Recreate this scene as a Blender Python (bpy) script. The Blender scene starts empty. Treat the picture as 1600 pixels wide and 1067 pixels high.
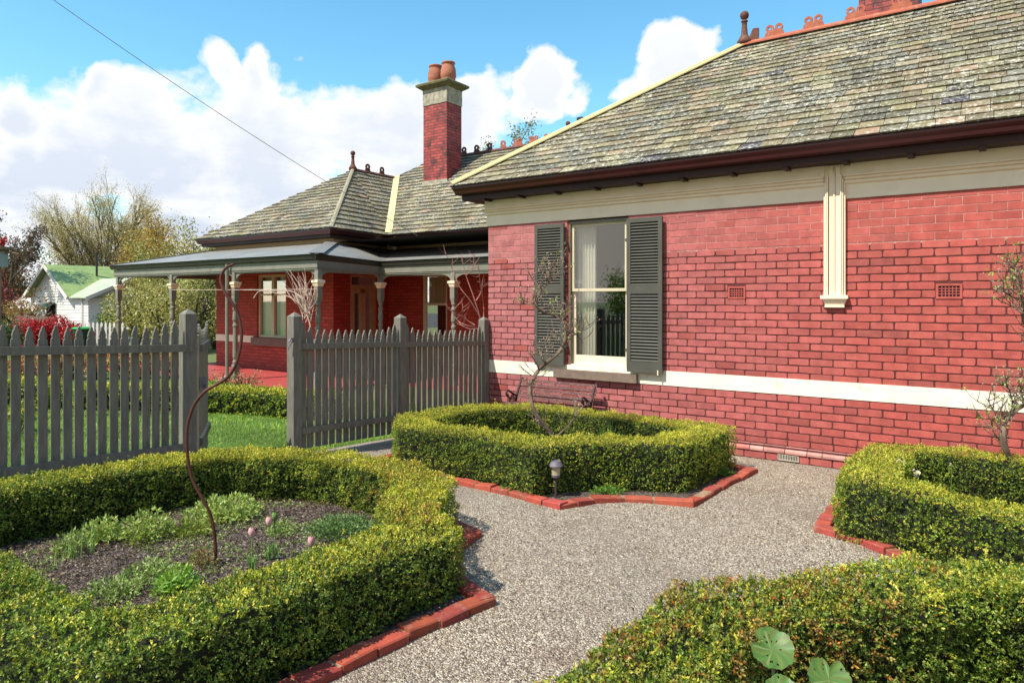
import bpy, math, random
import numpy as np
from mathutils import Vector, noise as mnoise
random.seed(7); RNG = np.random.default_rng(11)
R = random.uniform
sc = bpy.context.scene
COL = sc.collection
rad = math.radians
W0 = {}          # world origin of every object we make

# ------------------------------------------------------------------ materials
def nd(nt, t, x=0, y=0, **k):
    n = nt.nodes.new(t); n.location = (x, y)
    for a, b in k.items(): setattr(n, a, b)
    return n
def ramp(nt, stops):
    r = nt.nodes.new('ShaderNodeValToRGB'); cr = r.color_ramp
    while len(cr.elements) < len(stops): cr.elements.new(.5)
    for e, (p, c) in zip(cr.elements, stops):
        e.position = p; e.color = (c[0], c[1], c[2], 1) if len(c) == 3 else c
    return r
def base_mat(name):
    m = bpy.data.materials.new(name); m.use_nodes = True
    nt = m.node_tree; b = nt.nodes['Principled BSDF']
    return m, nt, b, nt.links
def mixc(nt, a, b, fac, mode='MIX'):
    n = nt.nodes.new('ShaderNodeMix'); n.data_type = 'RGBA'; n.blend_type = mode
    L = nt.links
    for s, v in ((n.inputs[0], fac), (n.inputs[6], a), (n.inputs[7], b)):
        if hasattr(v, 'is_linked') or hasattr(v, 'links'): L.new(v, s)
        elif isinstance(v, (int, float)): s.default_value = v
        else: s.default_value = (*v[:3], 1)
    return n.outputs[2]
def noise(nt, vec, scale, detail=5, rough=.55, dist=0):
    n = nt.nodes.new('ShaderNodeTexNoise'); n.inputs['Scale'].default_value = scale
    n.inputs['Detail'].default_value = detail; n.inputs['Roughness'].default_value = rough
    n.inputs['Distortion'].default_value = dist
    if vec is not None: nt.links.new(vec, n.inputs['Vector'])
    return n.outputs['Fac']
def bump(nt, h, b, strength=.5, dist=.01):
    n = nt.nodes.new('ShaderNodeBump'); n.inputs['Strength'].default_value = strength
    n.inputs['Distance'].default_value = dist
    nt.links.new(h, n.inputs['Height']); nt.links.new(n.outputs[0], b.inputs['Normal'])
def mapr(nt, v, a, b, c=0, d=1):
    n = nt.nodes.new('ShaderNodeMapRange'); n.inputs[1].default_value = a; n.inputs[2].default_value = b
    n.inputs[3].default_value = c; n.inputs[4].default_value = d; nt.links.new(v, n.inputs[0]); return n.outputs[0]
def mat(name, c1, c2=None, scale=6, rough=.65, bmp=0, bscale=60, attr=False, spec=.3, metal=0, stain=None, stain_scale=2, lo=.35, hi=.65, stretch=None, bd=.004):
    m, nt, b, L = base_mat(name)
    tc = nd(nt, 'ShaderNodeTexCoord').outputs['Object']
    if stretch:
        mp = nd(nt, 'ShaderNodeMapping'); mp.inputs['Scale'].default_value = stretch; L.new(tc, mp.inputs[0]); tc = mp.outputs[0]
    c2 = c2 or tuple(v*.8 for v in c1)
    col = mixc(nt, c1, c2, mapr(nt, noise(nt, tc, scale), lo, hi))
    if attr:
        a = nd(nt, 'ShaderNodeAttribute', attribute_name='Col')
        col = mixc(nt, col, a.outputs['Color'], 1.0, 'MULTIPLY')
    if stain:
        col = mixc(nt, col, stain, mapr(nt, noise(nt, tc, stain_scale, 8, .65), .55, .72, 0, .8))
    L.new(col, b.inputs['Base Color'])
    b.inputs['Roughness'].default_value = rough; b.inputs['Metallic'].default_value = metal
    b.inputs['Specular IOR Level'].default_value = spec
    if bmp: bump(nt, noise(nt, tc, bscale, 6, .6), b, bmp, bd)
    return m
def leaf_mat(name, trans=.3, rough=.45, spec=.35):
    m, nt, b, L = base_mat(name)
    a = nd(nt, 'ShaderNodeAttribute', attribute_name='Col').outputs['Color']
    L.new(a, b.inputs['Base Color']); b.inputs['Roughness'].default_value = rough
    b.inputs['Specular IOR Level'].default_value = spec
    t = nd(nt, 'ShaderNodeBsdfTranslucent'); g = mixc(nt, a, (1.0, 1.0, .5), 1.0, 'MULTIPLY'); L.new(g, t.inputs[0])
    mx = nd(nt, 'ShaderNodeMixShader'); mx.inputs[0].default_value = trans
    L.new(b.outputs[0], mx.inputs[1]); L.new(t.outputs[0], mx.inputs[2])
    L.new(mx.outputs[0], nt.nodes['Material Output'].inputs[0])
    return m
def brick_tex_mat(name, c1, c2, mortar, soot=None):
    m, nt, b, L = base_mat(name)
    uv = nd(nt, 'ShaderNodeTexCoord').outputs['UV']; ob = nd(nt, 'ShaderNodeTexCoord').outputs['Object']
    t = nd(nt, 'ShaderNodeTexBrick'); L.new(uv, t.inputs[0])
    for k, v in (('Scale', 1), ('Mortar Size', .009), ('Mortar Smooth', .3), ('Bias', 0), ('Brick Width', .24), ('Row Height', .086)):
        t.inputs[k].default_value = v
    t.inputs['Color1'].default_value = (*c1, 1); t.inputs['Color2'].default_value = (*c2, 1); t.inputs['Mortar'].default_value = (*mortar, 1)
    col = mixc(nt, t.outputs[0], (.5, .3, .3), mapr(nt, noise(nt, ob, 9, 6), .5, .8, 0, .35), 'MULTIPLY')
    if soot: col = mixc(nt, col, soot, mapr(nt, noise(nt, ob, 3.6, 7, .7), .48, .62, 0, .85))
    L.new(col, b.inputs['Base Color']); b.inputs['Roughness'].default_value = .75
    inv = mapr(nt, t.outputs[1], 0, 1, 1, 0); bump(nt, inv, b, .6, .008)
    return m
M = {}
M['brick'] = mat('painted_brick', (.45, .098, .080), (.34, .070, .058), 8, .65, .6, 90, attr=True, spec=.25, bd=.004)
M['mortar'] = mat('mortar', (.13, .036, .033), (.075, .022, .022), 14, .9, .8, 120)
M['mortar_light'] = mat('mortar_light', (.52, .30, .25), (.36, .18, .16), 14, .9, .5, 120)
M['brick_far'] = brick_tex_mat('red_brick_wall', (.50, .062, .035), (.34, .036, .022), (.16, .025, .02))
M['brick_chim'] = brick_tex_mat('chimney_brick', (.42, .07, .06), (.26, .035, .035), (.07, .03, .028), soot=(.04, .022, .02))
M['brick_edge'] = mat('edging_brick', (.40, .075, .048), (.28, .05, .035), 9, .8, .8, 90, attr=True, stain=(.42, .22, .15), stain_scale=9)
M['cream'] = mat('cream_paint_shaded', (.84, .70, .53), (.78, .64, .48), 3, .5, .15, 90, stain=(.70, .60, .46), stain_scale=5, )  # the warm tan shade of the frieze is put into this cream
M['mortar_bed'] = mat('tan_mortar', (.36, .24, .15), (.22, .15, .10), 20, .95, .6, 90)
M['frame_grey'] = mat('olive_grey_frame', (.17, .155, .115), (.13, .12, .09), 5, .5)
M['cream_lit'] = mat('cream_paint_lit', (.86, .80, .66), (.80, .73, .59), 4, .55, .25, 60, stain=(.55, .46, .36), stain_scale=6)  # lit copy of the cream, paler for the sunlit band
M['hip'] = mat('cream_flashing', (.66, .57, .30), (.60, .50, .27), 3, .45, .1, 60)
M['tan'] = mat('tan_paint', (.52, .34, .2), (.46, .3, .17), 3, .55)
M['sash'] = mat('sash_paint', (.62, .54, .38), (.55, .48, .34), 3, .45)
M['maroon'] = mat('maroon_gutter_paint', (.052, .008, .010), (.040, .007, .008), 4, .28, spec=.5)
M['maroon_d'] = mat('maroon_soffit_paint', (.032, .007, .008), (.022, .006, .006), 4, .5)
M['timber_m'] = mat('maroon_timber', (.14, .035, .03), (.1, .03, .025), 6, .5)
M['sage'] = mat('sage_paint', (.215, .21, .172), (.18, .175, .142), 4, .5, .1, 80)
M['sage_d'] = mat('dark_sage_gutter', (.045, .045, .037), (.035, .035, .03), 4, .4)
M['shutter'] = mat('green_grey_shutter_paint', (.088, .087, .072), (.072, .071, .06), 4, .5, .1, 80)
M['fence'] = mat('grey_fence_paint', (.20, .188, .158), (.145, .135, .113), 9, .7, .35, 70, stretch=(3, 3, .6), stain=(.10, .09, .075), stain_scale=5)
M['slate'] = None
M['terra'] = mat('terracotta', (.40, .12, .07), (.30, .09, .055), 12, .8, .5, 60, stain=(.32, .30, .2), stain_scale=9)
M['terra_d'] = mat('weathered_terracotta', (.16, .06, .045), (.09, .045, .038), 12, .85, .5, 60, stain=(.2, .19, .13), stain_scale=9)
M['pot'] = mat('chimney_pot_clay', (.42, .17, .11), (.30, .115, .075), 5, .8, .2, 40)
M['cement'] = mat('lichened_cement', (.42, .39, .31), (.22, .2, .16), 7, .9, .6, 40, stain=(.1, .1, .07), stain_scale=4)
M['cap'] = mat('mossy_cap', (.17, .16, .07), (.09, .085, .05), 9, .95, .6, 40)
M['sill'] = mat('bluestone_sill', (.22, .16, .12), (.16, .12, .10), 12, .8, .5, 80)
M['rust'] = mat('rusty_steel', (.13, .048, .034), (.075, .028, .022), 9, .55, .4, 90, metal=.3)
M['iron'] = mat('dark_cast_iron', (.05, .028, .024), (.035, .02, .018), 9, .5, .3, 90)
M['slat'] = mat('peeling_bench_slat', (.12, .045, .04), (.08, .03, .03), 9, .7, .4, 90, stain=(.42, .33, .30), stain_scale=46)
M['bark'] = mat('bark', (.22, .16, .12), (.12, .085, .065), 18, .85, .7, 70)
M['bark_d'] = mat('dark_bark', (.10, .075, .055), (.055, .04, .03), 8, .9)
M['bark_g'] = mat('grey_brown_bark', (.16, .13, .085), (.095, .075, .05), 4, .9)
M['vine'] = mat('pale_vine', (.62, .5, .42), (.48, .36, .3), 14, .8)
M['redtwig'] = mat('reddish_twig', (.36, .17, .15), (.25, .11, .1), 14, .8)
M['leaf'] = leaf_mat('leaf')
M['petal'] = leaf_mat('petal', .35, .5)
M['core'] = mat('hedge_shaded_core', (.012, .02, .006), (.02, .022, .01), 30, .95)  # solid twig core, coloured near-black to paint the shaded gaps between leaves
M['glass_lamp'] = mat('lamp_lens', (.45, .42, .3), (.35, .3, .2), 20, .2)
M['solar'] = mat('grey_plastic', (.16, .15, .18), (.12, .11, .14), 9, .45)
M['solar_d'] = mat('dark_plastic', (.06, .045, .05), (.045, .035, .04), 9, .5)
M['curtain'] = mat('cream_curtain', (.75, .72, .62), (.68, .65, .55), 3, .8)
M['blind'] = mat('roller_blind', (.5, .4, .24), (.45, .36, .22), 3, .8)
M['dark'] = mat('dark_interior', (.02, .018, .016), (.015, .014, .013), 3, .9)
M['zinc'] = mat('black_metal_flue', (.03, .03, .03), (.02, .02, .02), 3, .5)
M['wb'] = mat('white_weatherboard', (.72, .70, .66), (.65, .63, .60), 2, .6)
M['wood'] = mat('grey_palings', (.26, .19, .15), (.18, .13, .1), 5, .85, stretch=(6, 6, .6))
M['binbody'] = mat('dark_green_bin', (.02, .05, .03), (.02, .04, .025), 4, .5)
M['binlid'] = mat('bright_green_lid', (.03, .35, .06), (.03, .3, .05), 4, .5)
M['cable'] = mat('grey_cable', (.20, .18, .16), None, 4, .6)
M['tile_red'] = mat('red_verandah_floor', (.45, .08, .075), (.37, .065, .06), 5, .4)
M['asph'] = mat('asphalt', (.05, .05, .05), (.06, .06, .06), 40, .9, .3, 300)
M['vent'] = mat('cream_vent', (.66, .6, .5), None, 4, .6)

def slate_mat():
    m, nt, b, L = base_mat('lichened_slate')
    ob = nd(nt, 'ShaderNodeTexCoord').outputs['Object']
    a = nd(nt, 'ShaderNodeAttribute', attribute_name='Col')
    col = mixc(nt, a.outputs['Color'], (.6, .55, .45), mapr(nt, noise(nt, ob, 14, 8, .7), .3, .75, 0, .5), 'MULTIPLY')
    big = mapr(nt, noise(nt, ob, 1.1, 3), .38, .62)
    fine = mapr(nt, noise(nt, ob, 17, 10, .78), .53, .59)
    ml = nd(nt, 'ShaderNodeMath', operation='MULTIPLY'); L.new(big, ml.inputs[0]); L.new(fine, ml.inputs[1])
    col = mixc(nt, col, (.56, .55, .46), ml.outputs[0])
    edge = mapr(nt, a.outputs['Alpha'], .15, .7, 0, 1)   # alpha 1 on the tail of each slate
    f2 = mapr(nt, noise(nt, ob, 24, 8, .8), .54, .61)
    m2 = nd(nt, 'ShaderNodeMath', operation='MULTIPLY'); L.new(edge, m2.inputs[0]); L.new(f2, m2.inputs[1])
    col = mixc(nt, col, (.66, .65, .55), m2.outputs[0])
    L.new(col, b.inputs['Base Color']); b.inputs['Roughness'].default_value = .72
    b.inputs['Specular IOR Level'].default_value = .3
    bump(nt, noise(nt, ob, 60, 8, .7), b, .5, .006)
    return m
M['slate'] = slate_mat()

def gravel_mat():
    m, nt, b, L = base_mat('fine_gravel')
    ob = nd(nt, 'ShaderNodeTexCoord').outputs['Object']
    v = nd(nt, 'ShaderNodeTexVoronoi'); v.inputs['Scale'].default_value = 100; L.new(ob, v.inputs['Vector'])
    sep = nd(nt, 'ShaderNodeSeparateColor'); L.new(v.outputs['Color'], sep.inputs[0])
    r = ramp(nt, [(0, (.10, .075, .055)), (.2, (.22, .17, .135)), (.42, (.40, .335, .265)), (.66, (.56, .49, .40)), (.86, (.78, .72, .61)), (1, (.92, .88, .8))]); L.new(sep.outputs[0], r.inputs[0])
    dk = mapr(nt, v.outputs['Distance'], .30, .8, 0, .72)
    col = mixc(nt, r.outputs[0], (.10, .08, .065), dk)
    p = mapr(nt, noise(nt, ob, 1.7, 8, .7), .52, .66, 0, .62)
    col = mixc(nt, col, (1, .90, .78), .65, 'MULTIPLY'); col = mixc(nt, col, (.17, .105, .07), p)
    p2 = mapr(nt, noise(nt, ob, .8, 5), .4, .62, 0, .45)
    col = mixc(nt, col, (.25, .21, .17), p2)
    L.new(col, b.inputs['Base Color']); b.inputs['Roughness'].default_value = .8
    bump(nt, mapr(nt, v.outputs['Distance'], 0, .7, 1, 0), b, .9, .012)
    return m
M['gravel'] = gravel_mat()
def mulch_mat():
    m, nt, b, L = base_mat('bark_mulch')
    ob = nd(nt, 'ShaderNodeTexCoord').outputs['Object']
    mp = nd(nt, 'ShaderNodeMapping'); mp.inputs['Scale'].default_value = (1, 1.8, 1); mp.inputs['Rotation'].default_value = (0, 0, .7); L.new(ob, mp.inputs[0])
    v = nd(nt, 'ShaderNodeTexVoronoi'); v.inputs['Scale'].default_value = 45; L.new(mp.outputs[0], v.inputs['Vector'])
    sep = nd(nt, 'ShaderNodeSeparateColor'); L.new(v.outputs['Color'], sep.inputs[0])
    r = ramp(nt, [(0, (.03, .02, .016)), (.5, (.09, .062, .05)), (.85, (.16, .12, .1)), (1, (.32, .25, .2))]); L.new(sep.outputs[0], r.inputs[0])
    L.new(r.outputs[0], b.inputs['Base Color']); b.inputs['Roughness'].default_value = .95
    bump(nt, mapr(nt, v.outputs['Distance'], 0, .7, 1, 0), b, 1, .02)
    return m
M['mulch'] = mulch_mat()
M['lawn'] = mat('lawn_soil', (.06, .12, .02), (.085, .15, .03), 3, .95, .6, 60)
M['field'] = mat('distant_grass', (.10, .14, .04), (.14, .15, .06), .3, .95)
def tin_mat(name, c, pitch=.09, axis=0, amp=.6):
    m, nt, b, L = base_mat(name)
    uv = nd(nt, 'ShaderNodeTexCoord').outputs['UV']
    w = nd(nt, 'ShaderNodeTexWave'); w.wave_type = 'BANDS'; w.bands_direction = 'X' if axis == 0 else 'Y'
    w.inputs['Scale'].default_value = .314/pitch; L.new(uv, w.inputs[0])
    ob = nd(nt, 'ShaderNodeTexCoord').outputs['Object']
    col = mixc(nt, c, tuple(v*.75 for v in c), mapr(nt, noise(nt, ob, 1.6, 6), .35, .7))
    L.new(col, b.inputs['Base Color']); b.inputs['Roughness'].default_value = .4; b.inputs['Specular IOR Level'].default_value = .4
    bump(nt, w.outputs[1], b, amp, .02)
    return m
M['tin'] = tin_mat('corrugated_grey_iron', (.27, .265, .245))
M['tin_flash'] = mat('grey_flashing', (.22, .215, .20), (.17, .165, .155), 3, .4)
M['tin_green'] = tin_mat('green_iron_roof', (.27, .36, .12), .5)
M['tin_pale'] = tin_mat('pale_green_iron_roof', (.46, .52, .36), .5)
def glass_mat():
    m, nt, b, L = base_mat('window_glass')
    g = nd(nt, 'ShaderNodeBsdfGlossy'); g.inputs['Roughness'].default_value = .02; g.inputs[0].default_value = (.9, .95, 1, 1)
    t = nd(nt, 'ShaderNodeBsdfTransparent'); t.inputs[0].default_value = (.92, .95, .93, 1)
    f = nd(nt, 'ShaderNodeLayerWeight'); f.inputs[0].default_value = .5
    mx = nd(nt, 'ShaderNodeMixShader'); L.new(mapr(nt, f.outputs['Facing'], 0, 1, .18, .62), mx.inputs[0])
    L.new(t.outputs[0], mx.inputs[1]); L.new(g.outputs[0], mx.inputs[2])
    L.new(mx.outputs[0], nt.nodes['Material Output'].inputs[0])
    return m
M['glass'] = glass_mat()

# ------------------------------------------------------------------ objects
def tag(o, label=None, cat=None, group=None, kind=None):
    if label: o['label'] = label
    if cat: o['category'] = cat
    if group: o['group'] = group
    if kind: o['kind'] = kind
    return o
def empty(name, loc, label=None, cat=None, group=None):
    o = bpy.data.objects.new(name, None); COL.objects.link(o); o.location = loc; W0[o.name] = Vector(loc)
    o.empty_display_size = .2
    return tag(o, label, cat, group)
def link(name, me, m, parent, org):
    o = bpy.data.objects.new(name, me); COL.objects.link(o); me.materials.append(m)
    if parent is not None:
        o.parent = parent; W0[o.name] = W0[parent.name]
    else:
        o.location = org; W0[o.name] = Vector(org)
    return o
class MB:
    def __init__(s): s.v = []; s.f = []; s.c = []; s.col = (1, 1, 1, 1)
    def pt(s, p, c=None): s.v.append(tuple(p)); s.c.append(c or s.col); return len(s.v)-1
    def face(s, pts, c=None):
        s.f.append([s.pt(p, c) for p in pts])
    def box(s, x0, x1, y0, y1, z0, z1):
        s.hexa([(x0, y0, z0), (x1, y0, z0), (x1, y1, z0), (x0, y1, z0), (x0, y0, z1), (x1, y0, z1), (x1, y1, z1), (x0, y1, z1)]); return s
    def hexa(s, P):
        i = [s.pt(p) for p in P]
        for q in ((0, 3, 2, 1), (4, 5, 6, 7), (0, 1, 5, 4), (1, 2, 6, 5), (2, 3, 7, 6), (3, 0, 4, 7)): s.f.append([i[k] for k in q])
    def beam(s, a, b, w, h, up=(0, 0, 1)):
        a = Vector(a); b = Vector(b); d = (b-a).normalized(); r = d.cross(Vector(up))
        if r.length < 1e-5: r = Vector((1, 0, 0))
        r.normalize(); u = r.cross(d)
        P = [p + r*sx*w/2 + u*sz*h/2 for p in (a, b) for sx, sz in ((-1, -1), (1, -1), (1, 1), (-1, 1))]
        i = [s.pt(p) for p in P]
        for q in ((3, 2, 1, 0), (4, 5, 6, 7), (0, 1, 5, 4), (1, 2, 6, 5), (2, 3, 7, 6), (3, 0, 4, 7)): s.f.append([i[k] for k in q])
    def tube(s, pts, rr, n=6, cap=True):
        pts = [Vector(p) for p in pts]
        if not hasattr(rr, '__len__'): rr = [rr]*len(pts)
        t0 = (pts[1]-pts[0]).normalized(); ref = Vector((0, 0, 1)) if abs(t0.z) < .9 else Vector((1, 0, 0))
        u = t0.cross(ref).normalized(); rings = []
        for i, p in enumerate(pts):
            t = (pts[min(i+1, len(pts)-1)]-pts[max(i-1, 0)]).normalized()
            u = (u - t*u.dot(t)); u = u.normalized() if u.length > 1e-6 else t.orthogonal().normalized()
            w = t.cross(u)
            rings.append([s.pt(p+(u*math.cos(2*math.pi*k/n)+w*math.sin(2*math.pi*k/n))*rr[i]) for k in range(n)])
        for a, b in zip(rings, rings[1:]):
            for k in range(n): s.f.append([a[k], a[(k+1) % n], b[(k+1) % n], b[k]])
        if cap: s.f.append(rings[0][::-1]); s.f.append(rings[-1])
        return s
    def lathe(s, c, prof, n=16, square=False):
        rings = []
        for r, z in prof:
            if square: rings.append([s.pt((c[0]+sx*r, c[1]+sy*r, c[2]+z)) for sx, sy in ((-1, -1), (1, -1), (1, 1), (-1, 1))])
            else: rings.append([s.pt((c[0]+r*math.cos(2*math.pi*k/n), c[1]+r*math.sin(2*math.pi*k/n), c[2]+z)) for k in range(n)])
        m = 4 if square else n
        for a, b in zip(rings, rings[1:]):
            for k in range(m): s.f.append([a[k], a[(k+1) % m], b[(k+1) % m], b[k]])
        s.f.append(rings[0][::-1]); s.f.append(rings[-1]); return s
    def prism(s, poly, fn, t):
        """poly 2D, fn(u,v,d)->3D, thickness t"""
        a = [s.pt(fn(u, v, 0)) for u, v in poly]; b = [s.pt(fn(u, v, t)) for u, v in poly]; n = len(poly)
        s.f.append(a[::-1]); s.f.append(b)
        for k in range(n): s.f.append([a[k], a[(k+1) % n], b[(k+1) % n], b[k]])
    def sweep(s, prof, path, closed=False, capz=True):
        """prof: (offset to the right of travel, z) open or closed polygon; path: (x,y[,z])"""
        n = len(path); P = [Vector((p[0], p[1])) for p in path]; Z = [p[2] if len(p) > 2 else 0 for p in path]; rings = []
        for i in range(n):
            a = P[(i-1) % n] if (closed or i > 0) else None; b = P[(i+1) % n] if (closed or i < n-1) else None
            d1 = (P[i]-a).normalized() if a is not None else None; d2 = (b-P[i]).normalized() if b is not None else None
            d1 = d1 or d2; d2 = d2 or d1
            n1 = Vector((d1.y, -d1.x)); n2 = Vector((d2.y, -d2.x)); m = (n1+n2); m = m/max(m.dot(n1), .35)
            rings.append([s.pt((P[i].x+m.x*o, P[i].y+m.y*o, Z[i]+z)) for o, z in prof])
        k = len(prof)
        for i in range(n if closed else n-1):
            A = rings[i]; B = rings[(i+1) % n]
            for j in range(k): s.f.append([A[j], B[j], B[(j+1) % k], A[(j+1) % k]])
        if not closed: s.f.append(rings[0]); s.f.append(rings[-1][::-1])
        return s
    def build(s, name, m, parent=None, smooth=False, org=None):
        V = np.array(s.v, dtype=float)
        if parent is not None: o = W0[parent.name]
        elif org is not None: o = Vector(org)
        else: o = Vector(((V[:, 0].min()+V[:, 0].max())/2, (V[:, 1].min()+V[:, 1].max())/2, V[:, 2].min()))
        me = bpy.data.meshes.new(name)
        me.from_pydata((V-np.array(o)).tolist(), [], s.f)
        ca = me.color_attributes.new('Col', 'FLOAT_COLOR', 'POINT')
        ca.data.foreach_set('color', np.array([c if len(c) == 4 else (*c, 1) for c in s.c], dtype=np.float32).ravel())
        uv = me.uv_layers.new(name='UVMap'); me.update()
        U = np.zeros((len(me.loops), 2), dtype=np.float32)
        for p in me.polygons:
            nn = p.normal; ax, ay, az = abs(nn.x), abs(nn.y), abs(nn.z)
            for li in p.loop_indices:
                q = V[me.loops[li].vertex_index]
                if az > max(ax, ay)*1.2: U[li] = (q[0], q[1])
                elif ax > ay: U[li] = (q[1], q[2])
                else: U[li] = (q[0], q[2])
        uv.data.foreach_set('uv', U.ravel())
        if smooth: me.polygons.foreach_set('use_smooth', [True]*len(me.polygons))
        return link(name, me, m, parent, o)
def np_mesh(name, V, nper, C, m, parent=None, org=(0, 0, 0)):
    """V (N*nper,3) unshared polygons of nper corners"""
    o = np.array(W0[parent.name]) if parent is not None else np.array(org)
    me = bpy.data.meshes.new(name); N = len(V)//nper
    me.vertices.add(len(V)); me.vertices.foreach_set('co', (V-o).astype(np.float32).ravel())
    me.loops.add(len(V)); me.loops.foreach_set('vertex_index', np.arange(len(V), dtype=np.int32))
    me.polygons.add(N); me.polygons.foreach_set('loop_start', np.arange(0, len(V), nper, dtype=np.int32))
    me.polygons.foreach_set('loop_total', np.full(N, nper, dtype=np.int32))
    me.update(calc_edges=True)
    ca = me.color_attributes.new('Col', 'FLOAT_COLOR', 'POINT')
    CC = np.ones((len(V), 4), dtype=np.float32); CC[:, :3] = C; ca.data.foreach_set('color', CC.ravel())
    return link(name, me, m, parent, tuple(o))
def unit(a): return a/np.maximum(np.linalg.norm(a, axis=1, keepdims=True), 1e-9)
def leaves(P, D, L, Wd, C, bend=.15):
    """P base points, D directions, L lengths, Wd widths, C colours -> V, C for diamond leaves of 4 corners"""
    n = len(P); D = unit(D); r = unit(RNG.normal(size=(n, 3))); S = unit(np.cross(D, r)); Nn = np.cross(S, D)
    L = np.broadcast_to(L, (n,))[:, None]; Wd = np.broadcast_to(Wd, (n,))[:, None]
    a = P; b = P+D*L*.5+S*Wd*.5+Nn*L*bend; c = P+D*L; d = P+D*L*.5-S*Wd*.5+Nn*L*bend
    V = np.stack([a, b, c, d], 1).reshape(-1, 3); return V, np.repeat(C, 4, axis=0)
def pal(n, cols, jit=.12):
    cols = np.array(cols); k = RNG.integers(0, len(cols), n); c = cols[k]
    return np.clip(c*(1+RNG.normal(0, jit, (n, 1)))+RNG.normal(0, .006, (n, 3)), .003, 1)
def gz(x, y):
    return -.04*max(min(y, 0), -14)
F = 1067.; CAM = Vector((6.275, -8.30, 1.88)); FW = Vector((-.5750, .8181, 0)); RT = Vector((.8181, .5750, 0))
def at(px, py, k):       # world point seen at that place of the photograph, k metres in front of the camera
    return CAM + FW*k + RT*((px-800)/F*k) + Vector((0, 0, (467.6-py)/F*k))

# ------------------------------------------------------------------ ground
def terrain():
    xs = [-400, -120, -60, -30, -15, -8, -4, 0, 4, 8, 14, 30, 90, 300]; ys = [-300, -60, -14, -12, -10, -8, -6, -4, -2, 0, 4, 10, 20, 40, 80, 400]
    b = MB(); idx = {}
    for i, x in enumerate(xs):
        for j, y in enumerate(ys): idx[i, j] = b.pt((x, y, gz(x, y)-.02-(.0 if abs(x) < 60 else .3)))
    for i in range(len(xs)-1):
        for j in range(len(ys)-1): b.f.append([idx[i, j], idx[i+1, j], idx[i+1, j+1], idx[i, j+1]])
    tag(b.build('ground', M['field'], org=(0, 0, 0)), kind='structure')
terrain()
def sheet(name, m, x0, x1, y0, y1, dz, n=12, kind='structure'):
    b = MB(); ys = [y0+(y1-y0)*i/n for i in range(n+1)]
    ys = sorted(set(ys+[0.] if y0 < 0 < y1 else ys))
    for a, c in zip(ys, ys[1:]): b.face([(x0, a, gz(0, a)+dz), (x1, a, gz(0, a)+dz), (x1, c, gz(0, c)+dz), (x0, c, gz(0, c)+dz)])
    return tag(b.build(name, m, org=(0, 0, 0)), kind=kind)
sheet('gravel_path', M['gravel'], -.12, 14, -14, .05, 0.)
sheet('lawn', M['lawn'], -24, -.12, -14, .75, -.004)
tag(MB().box(-60, -24.5, -40, 60, -.3, -.012).build('road', M['asph'], org=(0, 0, 0)), kind='structure')

# ------------------------------------------------------------------ brick laying (near wall)
def brick_wall(xa, xb, z0, z1, holes, y=0., course=.0861, mod=.2415, colr=None):
    b = MB(); row = 0; z = z0
    while z < z1-.02:
        ht = min(course, z1-z)-.013; x = xg = xa-(mod/2 if row % 2 else 0)
        while x < xb:
            xg += mod; w = xg-x+R(-.007, .007)
            g_ = .006 if z > 2.44 else .0125; a0, a1 = max(x, xa), min(x+w-g_, xb); zz0, zz1 = z+g_/2, z+g_/2+ht+.013-g_; x += w
            segs = [(a0, a1)]
            for hx0, hx1, hz0, hz1 in holes:
                if zz0+.02 < hz1 and zz1-.02 > hz0:
                    ns = []
                    for s0, s1 in segs:
                        if hx0 > s0: ns.append((s0, min(s1, hx0-.004)))
                        if hx1 < s1: ns.append((max(s0, hx1+.004), s1))
                    segs = ns
            for s0, s1 in segs:
                if s1-s0 < .025: continue
                light = zz0 > 2.46+R(-.03, .03) or (zz0 < .75 and .95 < (s0+s1)/2 < 2.6 and zz0 > .55)
                j = .0013 if light else .0035
                c = .004 if light else .010
                t = R(.88, 1.12); h = R(-.07, .07)
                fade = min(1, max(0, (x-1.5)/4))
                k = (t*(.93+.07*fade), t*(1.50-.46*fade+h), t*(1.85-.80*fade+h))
                if R(0, 1) < .05: k = (t*.8, t*.95, t*1.0)
                b.col = (*k, 1)
                J = lambda: R(-j, j)
                e = [(s0+c, zz0), (s1-c, zz0), (s1, zz0+c), (s1, zz1-c), (s1-c, zz1), (s0+c, zz1), (s0, zz1-c), (s0, zz0+c)]
                e = [(u+J(), v+J()) for u, v in e]; cx, cz = (s0+s1)/2, (zz0+zz1)/2
                o = R(-.0015, .002)
                back = [b.pt((u, y+.014, v)) for u, v in e]; mid = [b.pt((u, y+.003-o, v)) for u, v in e]
                fr = [b.pt((cx+(u-cx)*(1-.003/(s1-s0)*2), y-o, cz+(v-cz)*.93)) for u, v in e]
                for q in range(8):
                    b.f.append([back[q], back[(q+1) % 8], mid[(q+1) % 8], mid[q]]); b.f.append([mid[q], mid[(q+1) % 8], fr[(q+1) % 8], fr[q]])
                b.f.append(fr)
        z += course; row += 1
    return b

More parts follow.
